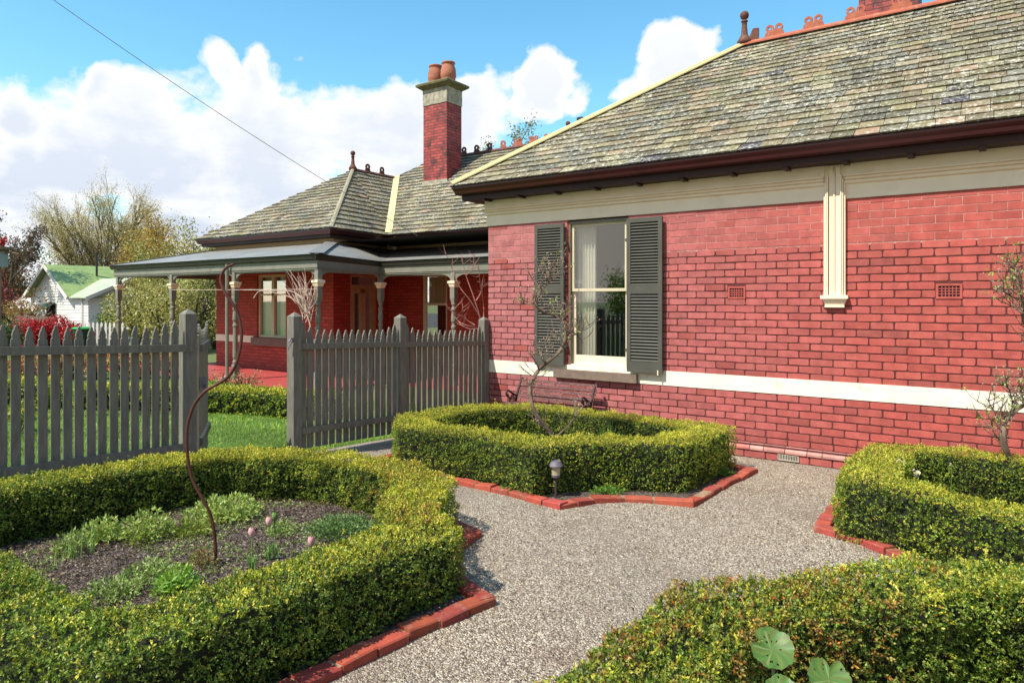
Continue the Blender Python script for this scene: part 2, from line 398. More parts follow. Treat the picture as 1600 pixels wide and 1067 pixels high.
# ------------------------------------------------------------------ the red brick house
house = empty('brick_house', (-2, 4, 0), 'red brick house with slate hipped roofs, cream bands and a grey verandah', 'house')
XE = 9.6
WIN = (1.385, 2.335, .90, 2.987)
vents = [(3.65, 3.86, 1.885, 2.035), (5.80, 6.03, 1.885, 2.04)]
lowvent = (4.24, 4.47, .02, .085)
z_h = [WIN, (-.1, XE, .777, .963), (1.2, 2.50, .775, .905), *vents, lowvent, (4.75, 4.93, 1.8, 3.0)]
wb_ = brick_wall(0, XE, .255, 2.987, z_h); wall = wb_.build('wall', M['brick'], house)
lw = brick_wall(0, XE, 0.0, .095, [lowvent], y=-.035, course=.095)
lw2 = brick_wall(0, XE, .176, .255, [], y=0, course=.079)
lw.build('plinth', M['brick'], house); lw2.build('wall_course', M['brick'], house)
b = MB(); x = 0     # chamfered plinth course
while x < XE:
    w = .24 if R(0, 1) > .15 else .16; t = R(.95, 1.35); k_ = R(1.2, 2.5); b.col = (t, t*k_, t*k_*1.05, 1)
    for (ya, za, yb, zb) in ((-.05, .10, -.05, .125), (-.05, .125, -.004, .176)):
        b.face([(x+.002, ya, za), (x+w-.006, ya, za), (x+w-.006, yb, zb), (x+.002, yb, zb)])
    b.face([(x+.002, -.035, .10), (x+w-.006, -.035, .10), (x+w-.006, -.05, .10), (x+.002, -.05, .10)][::-1])
    x += w
b.build('plinth_capping', M['brick'], house)
mb = MB()    # mortar backing, with the window opening left free
for x0, x1, z0, z1 in ((0, WIN[0], .0, 2.47), (WIN[1], XE, 0, 2.47), (WIN[0], WIN[1], 0, .9)):
    mb.box(x0, x1, .0055, .11, z0, z1)
mb.box(0, XE, -.028, -.0, 0, .17)
mb.build('mortar', M['mortar'], house)
ml = MB()
for x0, x1 in ((0, WIN[0]), (WIN[1], XE)): ml.box(x0, x1, .0035, .11, 2.4705, 3.36)
ml.box(WIN[0], WIN[1], .0035, .11, 2.9875, 3.36)
ml.build('pointing', M['mortar_light'], house)
bx = MB().box(.002, .1, .112, 5.9, 0, 3.3); bx.build('side_wall', M['brick_far'], house)
# window reveal, interior
rv = MB(); rv.box(WIN[0], WIN[0]+.02, .012, .2, .9, 2.98); rv.box(WIN[1]-.02, WIN[1], .012, .2, .9, 2.98)
rv.box(.11, 5, .2, .25, 0, WIN[2]); rv.build('reveal', M['brick_far'], house)
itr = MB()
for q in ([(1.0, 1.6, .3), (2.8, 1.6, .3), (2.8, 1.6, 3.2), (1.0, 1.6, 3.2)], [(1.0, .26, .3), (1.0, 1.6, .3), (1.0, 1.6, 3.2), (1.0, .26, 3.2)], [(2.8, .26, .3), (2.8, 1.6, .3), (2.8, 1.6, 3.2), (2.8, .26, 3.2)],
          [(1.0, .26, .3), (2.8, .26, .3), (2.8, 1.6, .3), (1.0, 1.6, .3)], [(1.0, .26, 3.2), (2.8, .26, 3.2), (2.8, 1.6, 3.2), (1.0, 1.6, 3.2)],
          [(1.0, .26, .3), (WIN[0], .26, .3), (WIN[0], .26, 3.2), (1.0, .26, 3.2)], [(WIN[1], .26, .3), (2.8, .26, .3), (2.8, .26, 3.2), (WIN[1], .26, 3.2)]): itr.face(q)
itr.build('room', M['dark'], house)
tag(MB().box(0, XE, -.006, .006, .777, .963).build('band_course', M['cream_lit'], house), 'cream painted band')
# shorten band at sill: the sill stands proud of it
MB().box(1.205, 2.475, -.075, .10, .782, .899).build('window_sill', M['sill'], house)
# window
win = MB()
def frame_rect(b, x0, x1, z0, z1, w, y0, y1):
    b.box(x0, x0+w, y0, y1, z0, z1); b.box(x1-w, x1, y0, y1, z0, z1); b.box(x0+w, x1-w, y0, y1, z0, z0+w); b.box(x0+w, x1-w, y0, y1, z1-w, z1)
win.box(1.385, 1.43, .02, .15, .9, 2.97); win.box(2.29, 2.335, .02, .15, .9, 2.97); win.box(1.43, 2.29, .02, .15, 2.93, 2.97)
win.box(1.43, 2.29, .02, .15, .901, .945)
winf = win.build('window', M['frame_grey'], house)
s = MB(); frame_rect(s, 1.43, 2.29, 1.99, 2.93, .04, .055, .085); s.build('upper_sash', M['sash'], winf); MB().box(1.431, 2.289, .03, .15, .946, .975).build('inner_sill', M['cream'], winf)
s = MB(); s.box(1.43, 1.475, .09, .125, .945, 2.0); s.box(2.245, 2.29, .09, .125, .945, 2.0); s.box(1.475, 2.245, .09, .125, .945, 1.10); s.box(1.475, 2.245, .082, .125, 1.985, 2.025)
s.build('lower_sash', M['cream'], winf)
g = MB(); g.face([(1.47, .07, 2.03), (2.25, .07, 2.03), (2.25, .07, 2.89), (1.47, .07, 2.89)]); g.build('pane', M['glass'], winf)
g = MB(); g.face([(1.475, .107, 1.10), (2.245, .107, 1.10), (2.245, .107, 1.985), (1.475, .107, 1.985)]); g.build('pane', M['glass'], winf)
cu = MB(); N = 46
def curtain(x0, x1, y, z0, z1, amp, folds):
    pv = None
    for i in range(N+1):
        x = x0+(x1-x0)*i/N; yy = y+amp*math.sin(i/N*folds*2*math.pi)+amp*.4*math.sin(i*1.7)
        p = (cu.pt((x, yy, z0)), cu.pt((x, yy, z1)))
        if pv: cu.f.append([pv[0], p[0], p[1], pv[1]])
        pv = p
curtain(1.42, 1.72, .24, .92, 2.95, .022, 6); curtain(2.2, 2.32, .24, .92, 2.95, .02, 3)
cu.build('curtain', M['curtain'], winf, smooth=True)
# shutters
def shutter(x0, x1, z0, z1, y0, tilt=0):
    b = MB(); w = .052; y1 = y0+.035; zm = z0+(z1-z0)*.535
    b.box(x0, x0+w, y0, y1, z0, z1); b.box(x1-w, x1, y0, y1, z0, z1)
    b.box(x0+w, x1-w, y0, y1, z0, z0+.14); b.box(x0+w, x1-w, y0, y1, z1-.06, z1); b.box(x0+w, x1-w, y0, y1, zm-.055, zm+.055)
    o = b.build('shutter', M['shutter'], house)
    sl = MB()
    for a, c in ((z0+.14, zm-.055), (zm+.055, z1-.06)):
        n = 21; st = (c-a)/n
        for i in range(n):
            zc = a+st*(i+.5); h = st*.40
            sl.hexa([(x0+w, y0+.003, zc-h), (x1-w, y0+.003, zc-h), (x1-w, y1-.004, zc+h-.006), (x0+w, y1-.004, zc+h-.006), (x0+w, y0+.003, zc-h+.005), (x1-w, y0+.003, zc-h+.005), (x1-w, y1-.004, zc+h), (x0+w, y1-.004, zc+h)])
    sl.build('louvre', M['shutter'], o)
    bk = MB().box(x0+w, x1-w, y1-.003, y1, z0+.14, z1-.06); bk.build('backing', M['dark'], o)
    xh = x1 if x1 < 1.6 else x0
    for z in (z0+.28, z1-.28): MB().box(xh-.03, xh+.03, y0+.01, .0, z-.02, z+.02).build('hinge', M['shutter'], o)
    if x1 > 2: MB().box(x1-.06, x1-.045, y0-.012, y0-.001, z0-.02, z0+.04).build('catch', M['cream'], o)
    return o
shutter(.885, 1.37, .945, 2.945, -.07); shutter(2.345, 2.835, .93, 2.94, -.085)
# air vents
for vx0, vx1, vz0, vz1 in vents:
    b = MB(); b.col = (1, 1, 1, 1); frame_rect(b, vx0, vx1, vz0, vz1, .022, -.008, .02); 
    n = 6
    for i in range(1, n): x = vx0+.022+(vx1-vx0-.044)*i/n; b.box(x-.004, x+.004, -.002, .012, vz0+.022, vz1-.022)
    for i in range(1, 4): z = vz0+.022+(vz1-vz0-.044)*i/4; b.box(vx0+.022, vx1-.022, -.0035, .010, z-.004, z+.004)
    o = b.build('air_vent', M['brick'], house); MB().box(vx0+.022, vx1-.022, .004, .0052, vz0+.022, vz1-.022).build('backing', M['dark'], o)
b = MB(); frame_rect(b, 4.24, 4.47, .02, .087, .006, -.040, -.02)
for i in range(1, 13): x = 4.24+.23*i/13; b.box(x-.003, x+.003, -.0375, -.022, .026, .081)
o = b.build('air_vent', M['vent'], house); MB().box(4.246, 4.464, -.0295, -.0285, .026, .081).build('backing', M['dark'], o)
# frieze and mouldings
b = MB(); prof = [(.0, 2.988), (.018, 2.988), (.018, 3.145), (.036, 3.15), (.046, 3.16), (.046, 3.178), (.034, 3.182), (.034, 3.19), (.06, 3.196), (.066, 3.212), (.048, 3.216), (.048, 3.223), (.072, 3.23), (.072, 3.246), (.04, 3.25), (.04, 3.37), (0, 3.37)]
# path travels so that the offset points away from the wall
for pth in ([(0, 5.9), (0, 0), (4.736, 0)], [(4.954, 0), (XE, 0)]): b.sweep(prof, pth)
b.build('frieze', M['cream'], house)
b = MB()
b.box(4.7365, 4.9535, -.026, .004, 1.925, 3.37)
for (xa, xb, d, zt) in ((4.735, 4.748, .046, 3.178), (4.753, 4.764, .066, 3.212), (4.769, 4.782, .074, 3.246), (4.942, 4.955, .046, 3.178), (4.926, 4.937, .066, 3.212), (4.908, 4.921, .074, 3.246)):
    b.box(xa, xb, -d, -.0262, 1.925, zt)
b.box(4.787, 4.830, -.046, -.0262, 1.925, 3.36); b.box(4.834, 4.850, -.058, -.0262, 1.925, 3.30); b.box(4.855, 4.903, -.046, -.0262, 1.925, 3.36)
pil = b.build('pilaster', M['cream'], house)
b = MB(); b.box(4.705, 4.985, -.085, .004, 1.885, 1.925)
b.hexa([(4.75, -.04, 1.815), (4.94, -.04, 1.815), (4.94, .004, 1.815), (4.75, .004, 1.815), (4.72, -.075, 1.885), (4.97, -.075, 1.885), (4.97, .004, 1.885), (4.72, .004, 1.885)])
b.box(4.745, 4.945, -.05, .004, 1.79, 1.815); b.build('corbel', M['cream'], pil)

# gutters, fascia, soffit   (profile offset = outward of eave line)
def eave(path, zt, wallpath_off=.40, nm='gutter', m=None, mf=None, depth=.13, left=True):
    g = MB(); g.sweep([(.0, zt), (-.02, zt), (-.02, zt-.03), (-.03, zt-.05), (-.045, zt-.075), (-.055, zt-.11), (-.07, zt-depth), (-.13, zt-depth), (-.13, zt-.02), (-.015, zt-.005)], path)
    g.build(nm, m or M['maroon'], house)
    f = MB(); f.sweep([(-.132, zt-.08), (-.132, zt-.205), (-.155, zt-.205), (-.155, zt-.08)], path)
    f.sweep([(-.156, zt-.19), (-.156, zt-.203), (-wallpath_off, zt-.205), (-wallpath_off, zt-.19)], path)
    f.build('soffit', mf or M['maroon_d'], house)
path_near = [(XE+.3, -.41), (-.42, -.41), (-.42, 6)]   # travelling west then north: right-hand offset = outward (-y / -x)?
# travelling west, right-hand side is +y, so flip the sign by travelling the other way
path_near = path_near[::-1]
eave(path_near, 3.575, .44)
b = MB(); x = .1
while x < XE: MB().box(x-.03, x+.03, -.27, -.07, 3.345, 3.372).build('eave_bracket', M['maroon_d'], house); x += .61

# slates
def clip(poly, a, b, c):       # keep a*u+b*v+c >= 0
    out = []
    for i in range(len(poly)):
        p, q = poly[i], poly[(i+1) % len(poly)]; dp = a*p[0]+b*p[1]+c; dq = a*q[0]+b*q[1]+c
        if dp >= 0: out.append(p)
        if (dp >= 0) != (dq >= 0): t = dp/(dp-dq); out.append((p[0]+(q[0]-p[0])*t, p[1]+(q[1]-p[1])*t))
    return out
SL = [(.25, .22, .13), (.29, .245, .14), (.22, .205, .14), (.28, .24, .155), (.23, .19, .12), (.34, .295, .19), (.27, .205, .12), (.18, .17, .13), (.30, .26, .14), (.25, .23, .125), (.20, .19, .15), (.33, .25, .15)]
def slates(poly, wid, exp, name='roof_slope', seedc=SL, lift=.020, uneven=1.0):
    P = [Vector(p) for p in poly]; eu = (P[1]-P[0]).normalized(); n = Vector((0, 0, 0))
    for i in range(len(P)): n += (P[i]-P[0]).cross(P[(i+1) % len(P)]-P[0])
    n.normalize()
    if n.z < 0: n = -n
    eh = Vector((0, 0, 1)).cross(n).normalized(); eu = eh if eh.dot(eu) > 0 else -eh
    ev = n.cross(eu)
    if ev.z < 0: ev = -ev
    Q = [((p-P[0]).dot(eu), (p-P[0]).dot(ev)) for p in P]
    ar = sum(Q[i][0]*Q[(i+1) % len(Q)][1]-Q[(i+1) % len(Q)][0]*Q[i][1] for i in range(len(Q)))
    if ar < 0: Q = Q[::-1]
    E = []
    for i in range(len(Q)):
        p, q = Q[i], Q[(i+1) % len(Q)]; a, b_ = -(q[1]-p[1]), (q[0]-p[0]); E.append((a, b_, -(a*p[0]+b_*p[1])))
    u0, u1 = min(q[0] for q in Q), max(q[0] for q in Q); v1 = max(q[1] for q in Q); vmin = min(q[1] for q in Q)
    B = MB(); r = 0; v = vmin
    while v < v1:
        u = u0-wid*(.5 if r % 2 else 0)-wid+R(-.02, .02)
        while u < u1:
            w = wid*R(.93, 1.07); pts = [(u+.003, v+R(-.005, .005)*uneven), (u+w-.003, v+R(-.005, .005)*uneven), (u+w-.003, v+exp*1.15), (u+.003, v+exp*1.15)]; u += w
            for e in E:
                pts = clip(pts, *e)
                if len(pts) < 3: break
            if len(pts) < 3: continue
            c = random.choice(seedc); t = R(.40, .90)*(.95 if lift > .03 else 1); l0 = lift+R(-.003, .005)*uneven; tl = R(-.004, .004)*uneven
            if R(0, 1) < .010: c, t = (.07, .06, .075), 1
            if R(0, 1) < .02: c = (.38, .26, .17)
            H = lambda p: .002+(l0-.002)*(1-(p[1]-v)/(exp*1.15))+tl*(p[0]-u)/w
            top = [B.pt(P[0]+eu*p[0]+ev*p[1]+n*H(p), (c[0]*t, c[1]*t, c[2]*t, max(0, min(1, 1-(p[1]-v)/exp)))) for p in pts]
            bot = [B.pt(P[0]+eu*p[0]+ev*p[1]+n*-.006, (c[0]*.15, c[1]*.15, c[2]*.15, 0)) for p in pts]
            B.f.append(top)
            for k in range(len(pts)): B.f.append([bot[k], bot[(k+1) % len(pts)], top[(k+1) % len(pts)], top[k]])
        v += exp; r += 1
    B.face([P_-n*.012 for P_ in P], (.02, .02, .018, 0))
    return B.build(name, M['slate'], house)
def plain_slope(poly):
    B = MB(); B.col = (.28, .25, .17, 0); B.face(poly); B.build('roof_slope', M['slate'], house)
zg = 3.575
G0 = (-.42, -.40, zg+.005); AP = (2.99, 3.0, 6.01)
slates([(-.42, -.40, zg), (XE+.3, -.40, zg), (XE+.3, 3.0, 6.01), AP], .238, .172)
slates([(-.42, 6.4, zg), (-.42, -.40, zg), AP], .238, .172)
plain_slope([(-.42, 6.4, zg), AP, (XE+.3, 3.0, 6.01), (XE+.3, 6.4, zg)])
def hipcap(a, b, w=.085, th=.02, m=None, name='hip_capping', roll=True, drop=.6):
    a = Vector(a); b = Vector(b); d = (b-a).normalized(); s = d.cross(Vector((0, 0, 1))).normalized(); u = s.cross(d).normalized()
    B = MB(); B.col = (.3, .27, .18, 0)
    for sg in (-1, 1):
        o1 = s*sg*w - u*w*drop*.62
        B.hexa([a+u*.012, a+o1+u*.012, b+o1+u*.012, b+u*.012, a+u*(.012+th), a+o1+u*(.012+th), b+o1+u*(.012+th), b+u*(.012+th)])
    if roll: B.tube([a+u*.03, b+u*.03], .022, 8)
    return B.build(name, m or M['hip'], house)
hipcap((-.40, -.38, zg+.035), (2.97, 2.98, 6.03), .075)
hipcap((-.42, 6.38, zg+.035), (2.97, 3.02, 6.03), .10)
# ridge terracotta
def ridge(a, b, m, w=.10, name='ridge_tile'):
    return hipcap(a, b, w, .022, m, name, roll=False, drop=1.1)
rt = ridge((2.95, 3.0, 6.05), (XE+.3, 3.0, 6.05), M['terra'], .11)
def crest(x, y, z, ang, s, m, parent, double=True):
    B = MB(); ca, sa = math.cos(ang), math.sin(ang)
    fn = lambda u, v, d: (x+u*ca-(d-.012)*sa, y+u*sa+(d-.012)*ca, z+v)
    def ring(cu_, cv, ro, ri, n=16):
        for k in range(n):
            a0, a1 = 2*math.pi*k/n, 2*math.pi*(k+1)/n
            B.prism([(cu_+ri*math.cos(a0), cv+ri*math.sin(a0)), (cu_+ro*math.cos(a0), cv+ro*math.sin(a0)), (cu_+ro*math.cos(a1), cv+ro*math.sin(a1)), (cu_+ri*math.cos(a1), cv+ri*math.sin(a1))], fn, .028)
    if double:
        ring(-.07*s, .125*s, .062*s, .026*s); ring(.07*s, .125*s, .062*s, .026*s)
        B.prism([(-.15*s, -.03), (.15*s, -.03), (.14*s, .06*s), (.10*s, .085*s), (0, .1*s), (-.10*s, .085*s), (-.14*s, .06*s)], lambda u, v, d: fn(u, v, d*1.1-.001), .028)
    else:
        ring(0, .115*s, .085*s, .03*s, 8)
        B.prism([(-.085*s, -.03), (.085*s, -.03), (.085*s, .06*s), (-.085*s, .06*s)], lambda u, v, d: fn(u, v, d*1.1-.001), .028)
    B.build('ridge_crest', m, parent)
for x in (3.44, 4.02, 4.61, 5.2, 5.79, 6.38, 6.97): crest(x, 3.0, 6.07, 0, 1.0, M['terra'], rt)
def finial(p, s, m, parent):
    B = MB(); B.lathe(p, [(.11*s, -.03), (.12*s, .02*s), (.10*s, .05*s), (.075*s, .09*s), (.055*s, .13*s), (.042*s, .26*s), (.040*s, .33*s), (.055*s, .34*s), (.055*s, .355*s), (.035*s, .365*s), (.035*s, .385*s), (.058*s, .40*s), (.072*s, .44*s), (.062*s, .485*s), (.03*s, .51*s)], 14)
    B.build('finial', m, parent, smooth=True)
finial((2.97, 3.0, 6.06), 1.0, M['terra_d'], rt)
MB().prism([(3.04, 6.05), (3.2, 6.05), (3.2, 6.24), (3.1, 6.25), (3.04, 6.14)], lambda u, v, d: (u, 2.985+d, v), .03) if False else None
B = MB(); B.prism([(3.03, 6.04), (3.2, 6.04), (3.2, 6.25), (3.11, 6.26), (3.06, 6.16)], lambda u, v, d: (u, 2.985+d, v), .03); B.build('saddle', M['terra_d'], rt)
# near chimney behind the ridge
ch = MB().box(4.60, 5.38, 3.35, 4.1, 5.3, 8.0).build('chimney', M['brick_chim'], house); MB().box(4.5, 5.48, 3.25, 4.2, 8.0, 8.2).build('chimney_cap', M['cement'], ch)

# far body of the house
zf = 3.575
ci = (-6.9, 4.68); ce = (-6.53, 2.44)
front_path = [(-12.37, 9.0), (-12.37, 2.45), ce, ci, (0.3, 4.60)]
eave(front_path, zf, .40)
mslope = lambda y: zf+.75*(y-4.65)
slates([(-12.37, 2.45, zf), (ce[0], ce[1], zf), (-9.45, 5.75, 5.765)], .27, .21, lift=.034)
slates([(ce[0], ce[1], zf), (ci[0], ci[1], zf), (-9.45, 5.75, 5.77)], .27, .21, lift=.034)
slates([(ci[0], ci[1], zf), (-9.45, 7.56, 5.77), (-9.45, 5.75, 5.77)], .27, .21, lift=.034)
plain_slope([(-12.37, 2.45, zf), (-9.45, 5.75, 5.77), (-9.45, 7.56, 5.77), (-12.37, 4.65, zf)])
slates([(-6.9, 4.65, zf), (.25, 4.65, zf), (-3.55, 8.4, 6.39), (-8.72, 8.4, 6.39), (-9.52, 7.6, mslope(7.6))], .27, .21, lift=.034)
plain_slope([(-12.47, 12.15, zf), (-12.47, 4.65, zf), (-8.72, 8.4, 6.39)]); plain_slope([(-12.47, 4.65, zf), (-9.0, 4.65, zf), (-9.5, 7.5, mslope(7.6)), (-8.72, 8.4, 6.39)])
plain_slope([(.25, 4.65, zf), (.25, 12.15, zf), (-3.55, 8.4, 6.39)]); plain_slope([(-12.47, 12.15, zf), (-8.72, 8.4, 6.39), (-3.55, 8.4, 6.39), (.25, 12.15, zf)])
r1 = ridge((-9.47, 5.70, 5.80), (-9.45, 7.6, 5.80), M['terra_d'], .09)
finial((-9.45, 5.75, 5.80), 1.05, M['terra_d'], r1)
for y in (6.35, 6.95): crest(-9.45, y, 5.82, math.pi/2, 1.15, M['terra_d'], r1, False)
r2 = ridge((-8.74, 8.4, 6.42), (-3.5, 8.4, 6.42), M['terra_d'], .10)
for i, px in enumerate((704, 725, 744.6, 765, 786, 809, 834, 857)):
    k = 16.7/(.8181+.575*(px-800)/F); x = CAM.x+k*(-.575+.8181*(px-800)/F)
    crest(x, 8.4, 6.44, 0, 1.15, M['terra_d'] if px < 775 else M['terra'], r2, px > 790)
finial((-3.53, 8.4, 6.42), .95, M['terra_d'], r2)
B = MB(); B.lathe((-2.94, 8.1, 5.6), [(.05, 0), (.05, 1.15), (.12, 1.18), (.12, 1.24), (.03, 1.27)], 12); B.build('flue', M['zinc'], house)
B = MB(); B.lathe((-3.2, 7.9, 5.6), [(.035, 0), (.035, .85), (.08, .88), (.05, .92)], 12); B.build('flue', M['zinc'], house)
# valley flashing
a = Vector((-6.88, 4.70, zf+.02)); b_ = Vector((-9.44, 7.60, 5.80)); B = MB()
for o, w, h in ((0, .24, .06), (.07, .05, .08)):
    d = (b_-a).normalized(); s_ = Vector((d.y, -d.x, 0)).normalized()
    B.beam(a+s_*o+Vector((0, 0, h)), b_+s_*o+Vector((0, 0, h)), w*.8, .02)
B.build('valley_flashing', M['hip'], house)
hipcap((-6.55, 2.47, zf+.02), (-9.42, 5.72, 5.79), .05, .012, M['slate'], 'hip_slate', roll=False)
# walls of the far body (butted)
wl = MB(); WZ = 3.42
def wallq(x0, y0, x1, y1, z0, z1, holes):      # quad strip wall with openings (param along length)
    L_ = math.hypot(x1-x0, y1-y0); cuts = sorted({0, L_, *[h for q in holes for h in q[:2]]})
    P = lambda t, z: (x0+(x1-x0)*t/L_, y0+(y1-y0)*t/L_, z)
    for a, c in zip(cuts, cuts[1:]):
        hs = [q for q in holes if q[0] <= a+1e-4 and q[1] >= c-1e-4]
        if not hs: wl.face([P(a, z0), P(c, z0), P(c, z1), P(a, z1)])
        else:
            q = hs[0]; wl.face([P(a, z0), P(c, z0), P(c, q[2]), P(a, q[2])]); wl.face([P(a, q[3]), P(c, q[3]), P(c, z1), P(a, z1)])
PW = (-11.93, 2.85); PE = (-6.9, 2.85); PI = (-7.2, 5.0)
fw = (-10.0-PW[0], -8.75-PW[0], .86, 2.53)
wallq(*PW, *PE, -.1, WZ, [fw])
dL = math.hypot(PI[0]-PE[0], PI[1]-PE[1]); fd = (.62, 1.68, 0.0, 2.5)
wallq(*PE, *PI, -.1, WZ, [fd])
mw = (-5.97-PI[0], -5.1-PI[0], .86, 2.52)
wallq(*PI, 0.0, 5.0, -.1, WZ, [mw])
wallq(PW[0], 9, *PW, -.1, WZ, [])
wl.build('wall', M['brick_far'], house)
B = MB()   # reveals
def reveal(pa, pb, h, d, nx, ny):
    L_ = math.hypot(pb[0]-pa[0], pb[1]-pa[1]); ux, uy = (pb[0]-pa[0])/L_, (pb[1]-pa[1])/L_
    B = MB(); P = lambda t, z, e: (pa[0]+ux*t+nx*e, pa[1]+uy*t+ny*e, z)
    for t in (h[0], h[1]): B.face([P(t, h[2], 0), P(t, h[2], d), P(t, h[3], d), P(t, h[3], 0)])
    B.face([P(h[0], h[3], 0), P(h[1], h[3], 0), P(h[1], h[3], d), P(h[0], h[3], d)])
    B.build('reveal', M['brick_far'], house); return P
Pf = reveal(PW, PE, fw, .14, 0, 1); Pd = reveal(PE, PI, fd, .12, -1, 0); Pm = reveal(PI, (0, 5), mw, .14, 0, 1)
B = MB(); B.box(PW[0], PE[0], 2.836, 2.849, .79, .965) if False else None
B.box(PW[0]-.01, fw[0]+PW[0]-.15, 2.838, 2.849, .70, .885); B.build('band_course', M['cream_lit'], house); B = MB(); B.box(fw[1]+PW[0]+.14, PE[0], 2.838, 2.849, .70, .885); B.build('band_course', M['cream_lit'], house)
MB().box(-10.15, -8.6, 2.76, 2.9, .645, .85).build('window_sill', M['sill'], house)
MB().box(-6.1, -4.95, 4.92, 5.05, .65, .85).build('window_sill', M['sill'], house)
B = MB(); B.sweep([(.0, 3.20), (.03, 3.20), (.03, 3.385), (0, 3.385)], [PW, PE, PI, (0, 5.0)]); B.build('frieze', M['tan'], house)
def rbox(B, P, t0, t1, z0, z1, e0, e1): B.hexa([P(t0, z0, e0), P(t1, z0, e0), P(t1, z0, e1), P(t0, z0, e1), P(t0, z1, e0), P(t1, z1, e0), P(t1, z1, e1), P(t0, z1, e1)])
# casement window in the front
B = MB(); a, c, z0, z1 = fw
for t0, t1, q0, q1 in ((a, a+.07, z0, z1), (c-.07, c, z0, z1), (a+.07, c-.07, z1-.06, z1), (a+.07, c-.07, z0, z0+.06), ((a+c)/2-.05, (a+c)/2+.05, z0+.06, z1-.06), (a+.07, c-.07, 1.98, 2.03)): rbox(B, Pf, t0, t1, q0, q1, .05, .12)
B.box(-9.0, -8.99, 2.9, 2.91, 1, 1.01)
w2 = B.build('window', M['sash'], house)
B = MB(); B.face([Pf(a+.07, z0+.06, .1), Pf(c-.07, z0+.06, .1), Pf(c-.07, z1-.06, .1), Pf(a+.07, z1-.06, .1)]); B.build('pane', M['glass'], w2)
cu = MB(); N = 20; curtain(-9.9, -9.5, 3.05, .9, 2.5, .02, 5); curtain(-9.25, -8.85, 3.05, .9, 2.5, .02, 4); cu.build('curtain', M['curtain'], w2)
# sash window in the main wall
B = MB(); a, c, z0, z1 = mw
for t0, t1, q0, q1 in ((a, a+.10, z0, z1), (c-.08, c, z0, z1), (a+.10, c-.08, z1-.06, z1), (a+.10, c-.08, z0, z0+.09), (a+.10, c-.08, 1.72, 1.78)): rbox(B, Pm, t0, t1, q0, q1, .05, .12)
w3 = B.build('window', M['sash'], house)
B = MB(); B.face([Pm(a+.1, z0+.09, .1), Pm(c-.08, z0+.09, .1), Pm(c-.08, z1-.06, .1), Pm(a+.1, z1-.06, .1)]); B.build('pane', M['glass'], w3)
B = MB(); B.face([Pm(a+.1, 1.75, .18), Pm(c-.08, 1.75, .18), Pm(c-.08, z1-.06, .18), Pm(a+.1, z1-.06, .18)]); B.build('blind', M['blind'], w3)
# french door in the return wall
B = MB(); a, c, z0, z1 = fd
for t0, t1, q0, q1 in ((a, a+.09, z0, z1), (c-.09, c, z0, z1), (a+.09, c-.09, 2.15, 2.25), (a+.09, c-.09, z1-.05, z1), (a+.09, a+.2, .05, 2.15), (c-.2, c-.09, .05, 2.15), ((a+c)/2-.11, (a+c)/2+.11, .05, 2.15), (a+.2, c-.2, .05, .7), (a+.2, c-.2, 2.03, 2.15)): rbox(B, Pd, t0, t1, q0, q1, .04, .09)
dr = B.build('french_door', M['tan'], house)
B = MB(); B.face([Pd(a+.1, .1, .08), Pd(c-.1, .1, .08), Pd(c-.1, z1-.05, .08), Pd(a+.1, z1-.05, .08)]); B.build('pane', M['glass'], dr)
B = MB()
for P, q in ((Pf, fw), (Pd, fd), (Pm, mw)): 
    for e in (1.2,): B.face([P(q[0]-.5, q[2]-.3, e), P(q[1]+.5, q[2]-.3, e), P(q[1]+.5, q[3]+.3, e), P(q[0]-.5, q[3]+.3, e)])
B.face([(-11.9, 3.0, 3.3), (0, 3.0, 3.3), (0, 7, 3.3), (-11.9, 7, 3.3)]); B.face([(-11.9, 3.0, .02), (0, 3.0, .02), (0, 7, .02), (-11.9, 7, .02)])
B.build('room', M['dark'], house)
# chimney
B = MB().box(-7.74, -6.82, 7.0, 7.68, 5.1, 7.68); chim = B.build('chimney', M['brick_chim'], house)
MB().box(-7.755, -6.805, 6.985, 7.695, 7.68, 8.14).build('chimney_render', M['cement'], chim)
B = MB(); B.lathe((0, 0, 0), [(1, 0)], 3) if False else None
def capsq(B, x0, x1, y0, y1, prof):
    rings = []
    for o, z in prof: rings.append([B.pt(p) for p in ((x0-o, y0-o, z), (x1+o, y0-o, z), (x1+o, y1+o, z), (x0-o, y1+o, z))])
    for r_, s_ in zip(rings, rings[1:]):
        for k in range(4): B.f.append([r_[k], r_[(k+1) % 4], s_[(k+1) % 4], s_[k]])
    B.f.append(rings[0][::-1]); B.f.append(rings[-1])
capsq(B, -7.755, -6.805, 6.985, 7.695, [(.004, 8.141), (.03, 8.16), (.09, 8.2), (.15, 8.24), (.16, 8.29), (.12, 8.33), (-.05, 8.40)]); B.build('chimney_cap', M['cap'], chim)
for x in (-7.56, -7.05):
    B = MB(); B.lathe((x, 7.34, 8.38), [(.20, 0), (.215, .05), (.21, .1), (.225, .13), (.235, .2), (.225, .36), (.19, .47), (.175, .52), (.205, .54), (.205, .58), (.16, .585), (.15, .4)], 18); B.build('chimney_pot', M['pot'], chim, smooth=True)
B = MB(); B.box(-7.77, -6.79, 6.97, 6.999, 5.12, 5.42); B.build('flashing', M['cement'], chim)
hs = Vector((0, 0, 0))

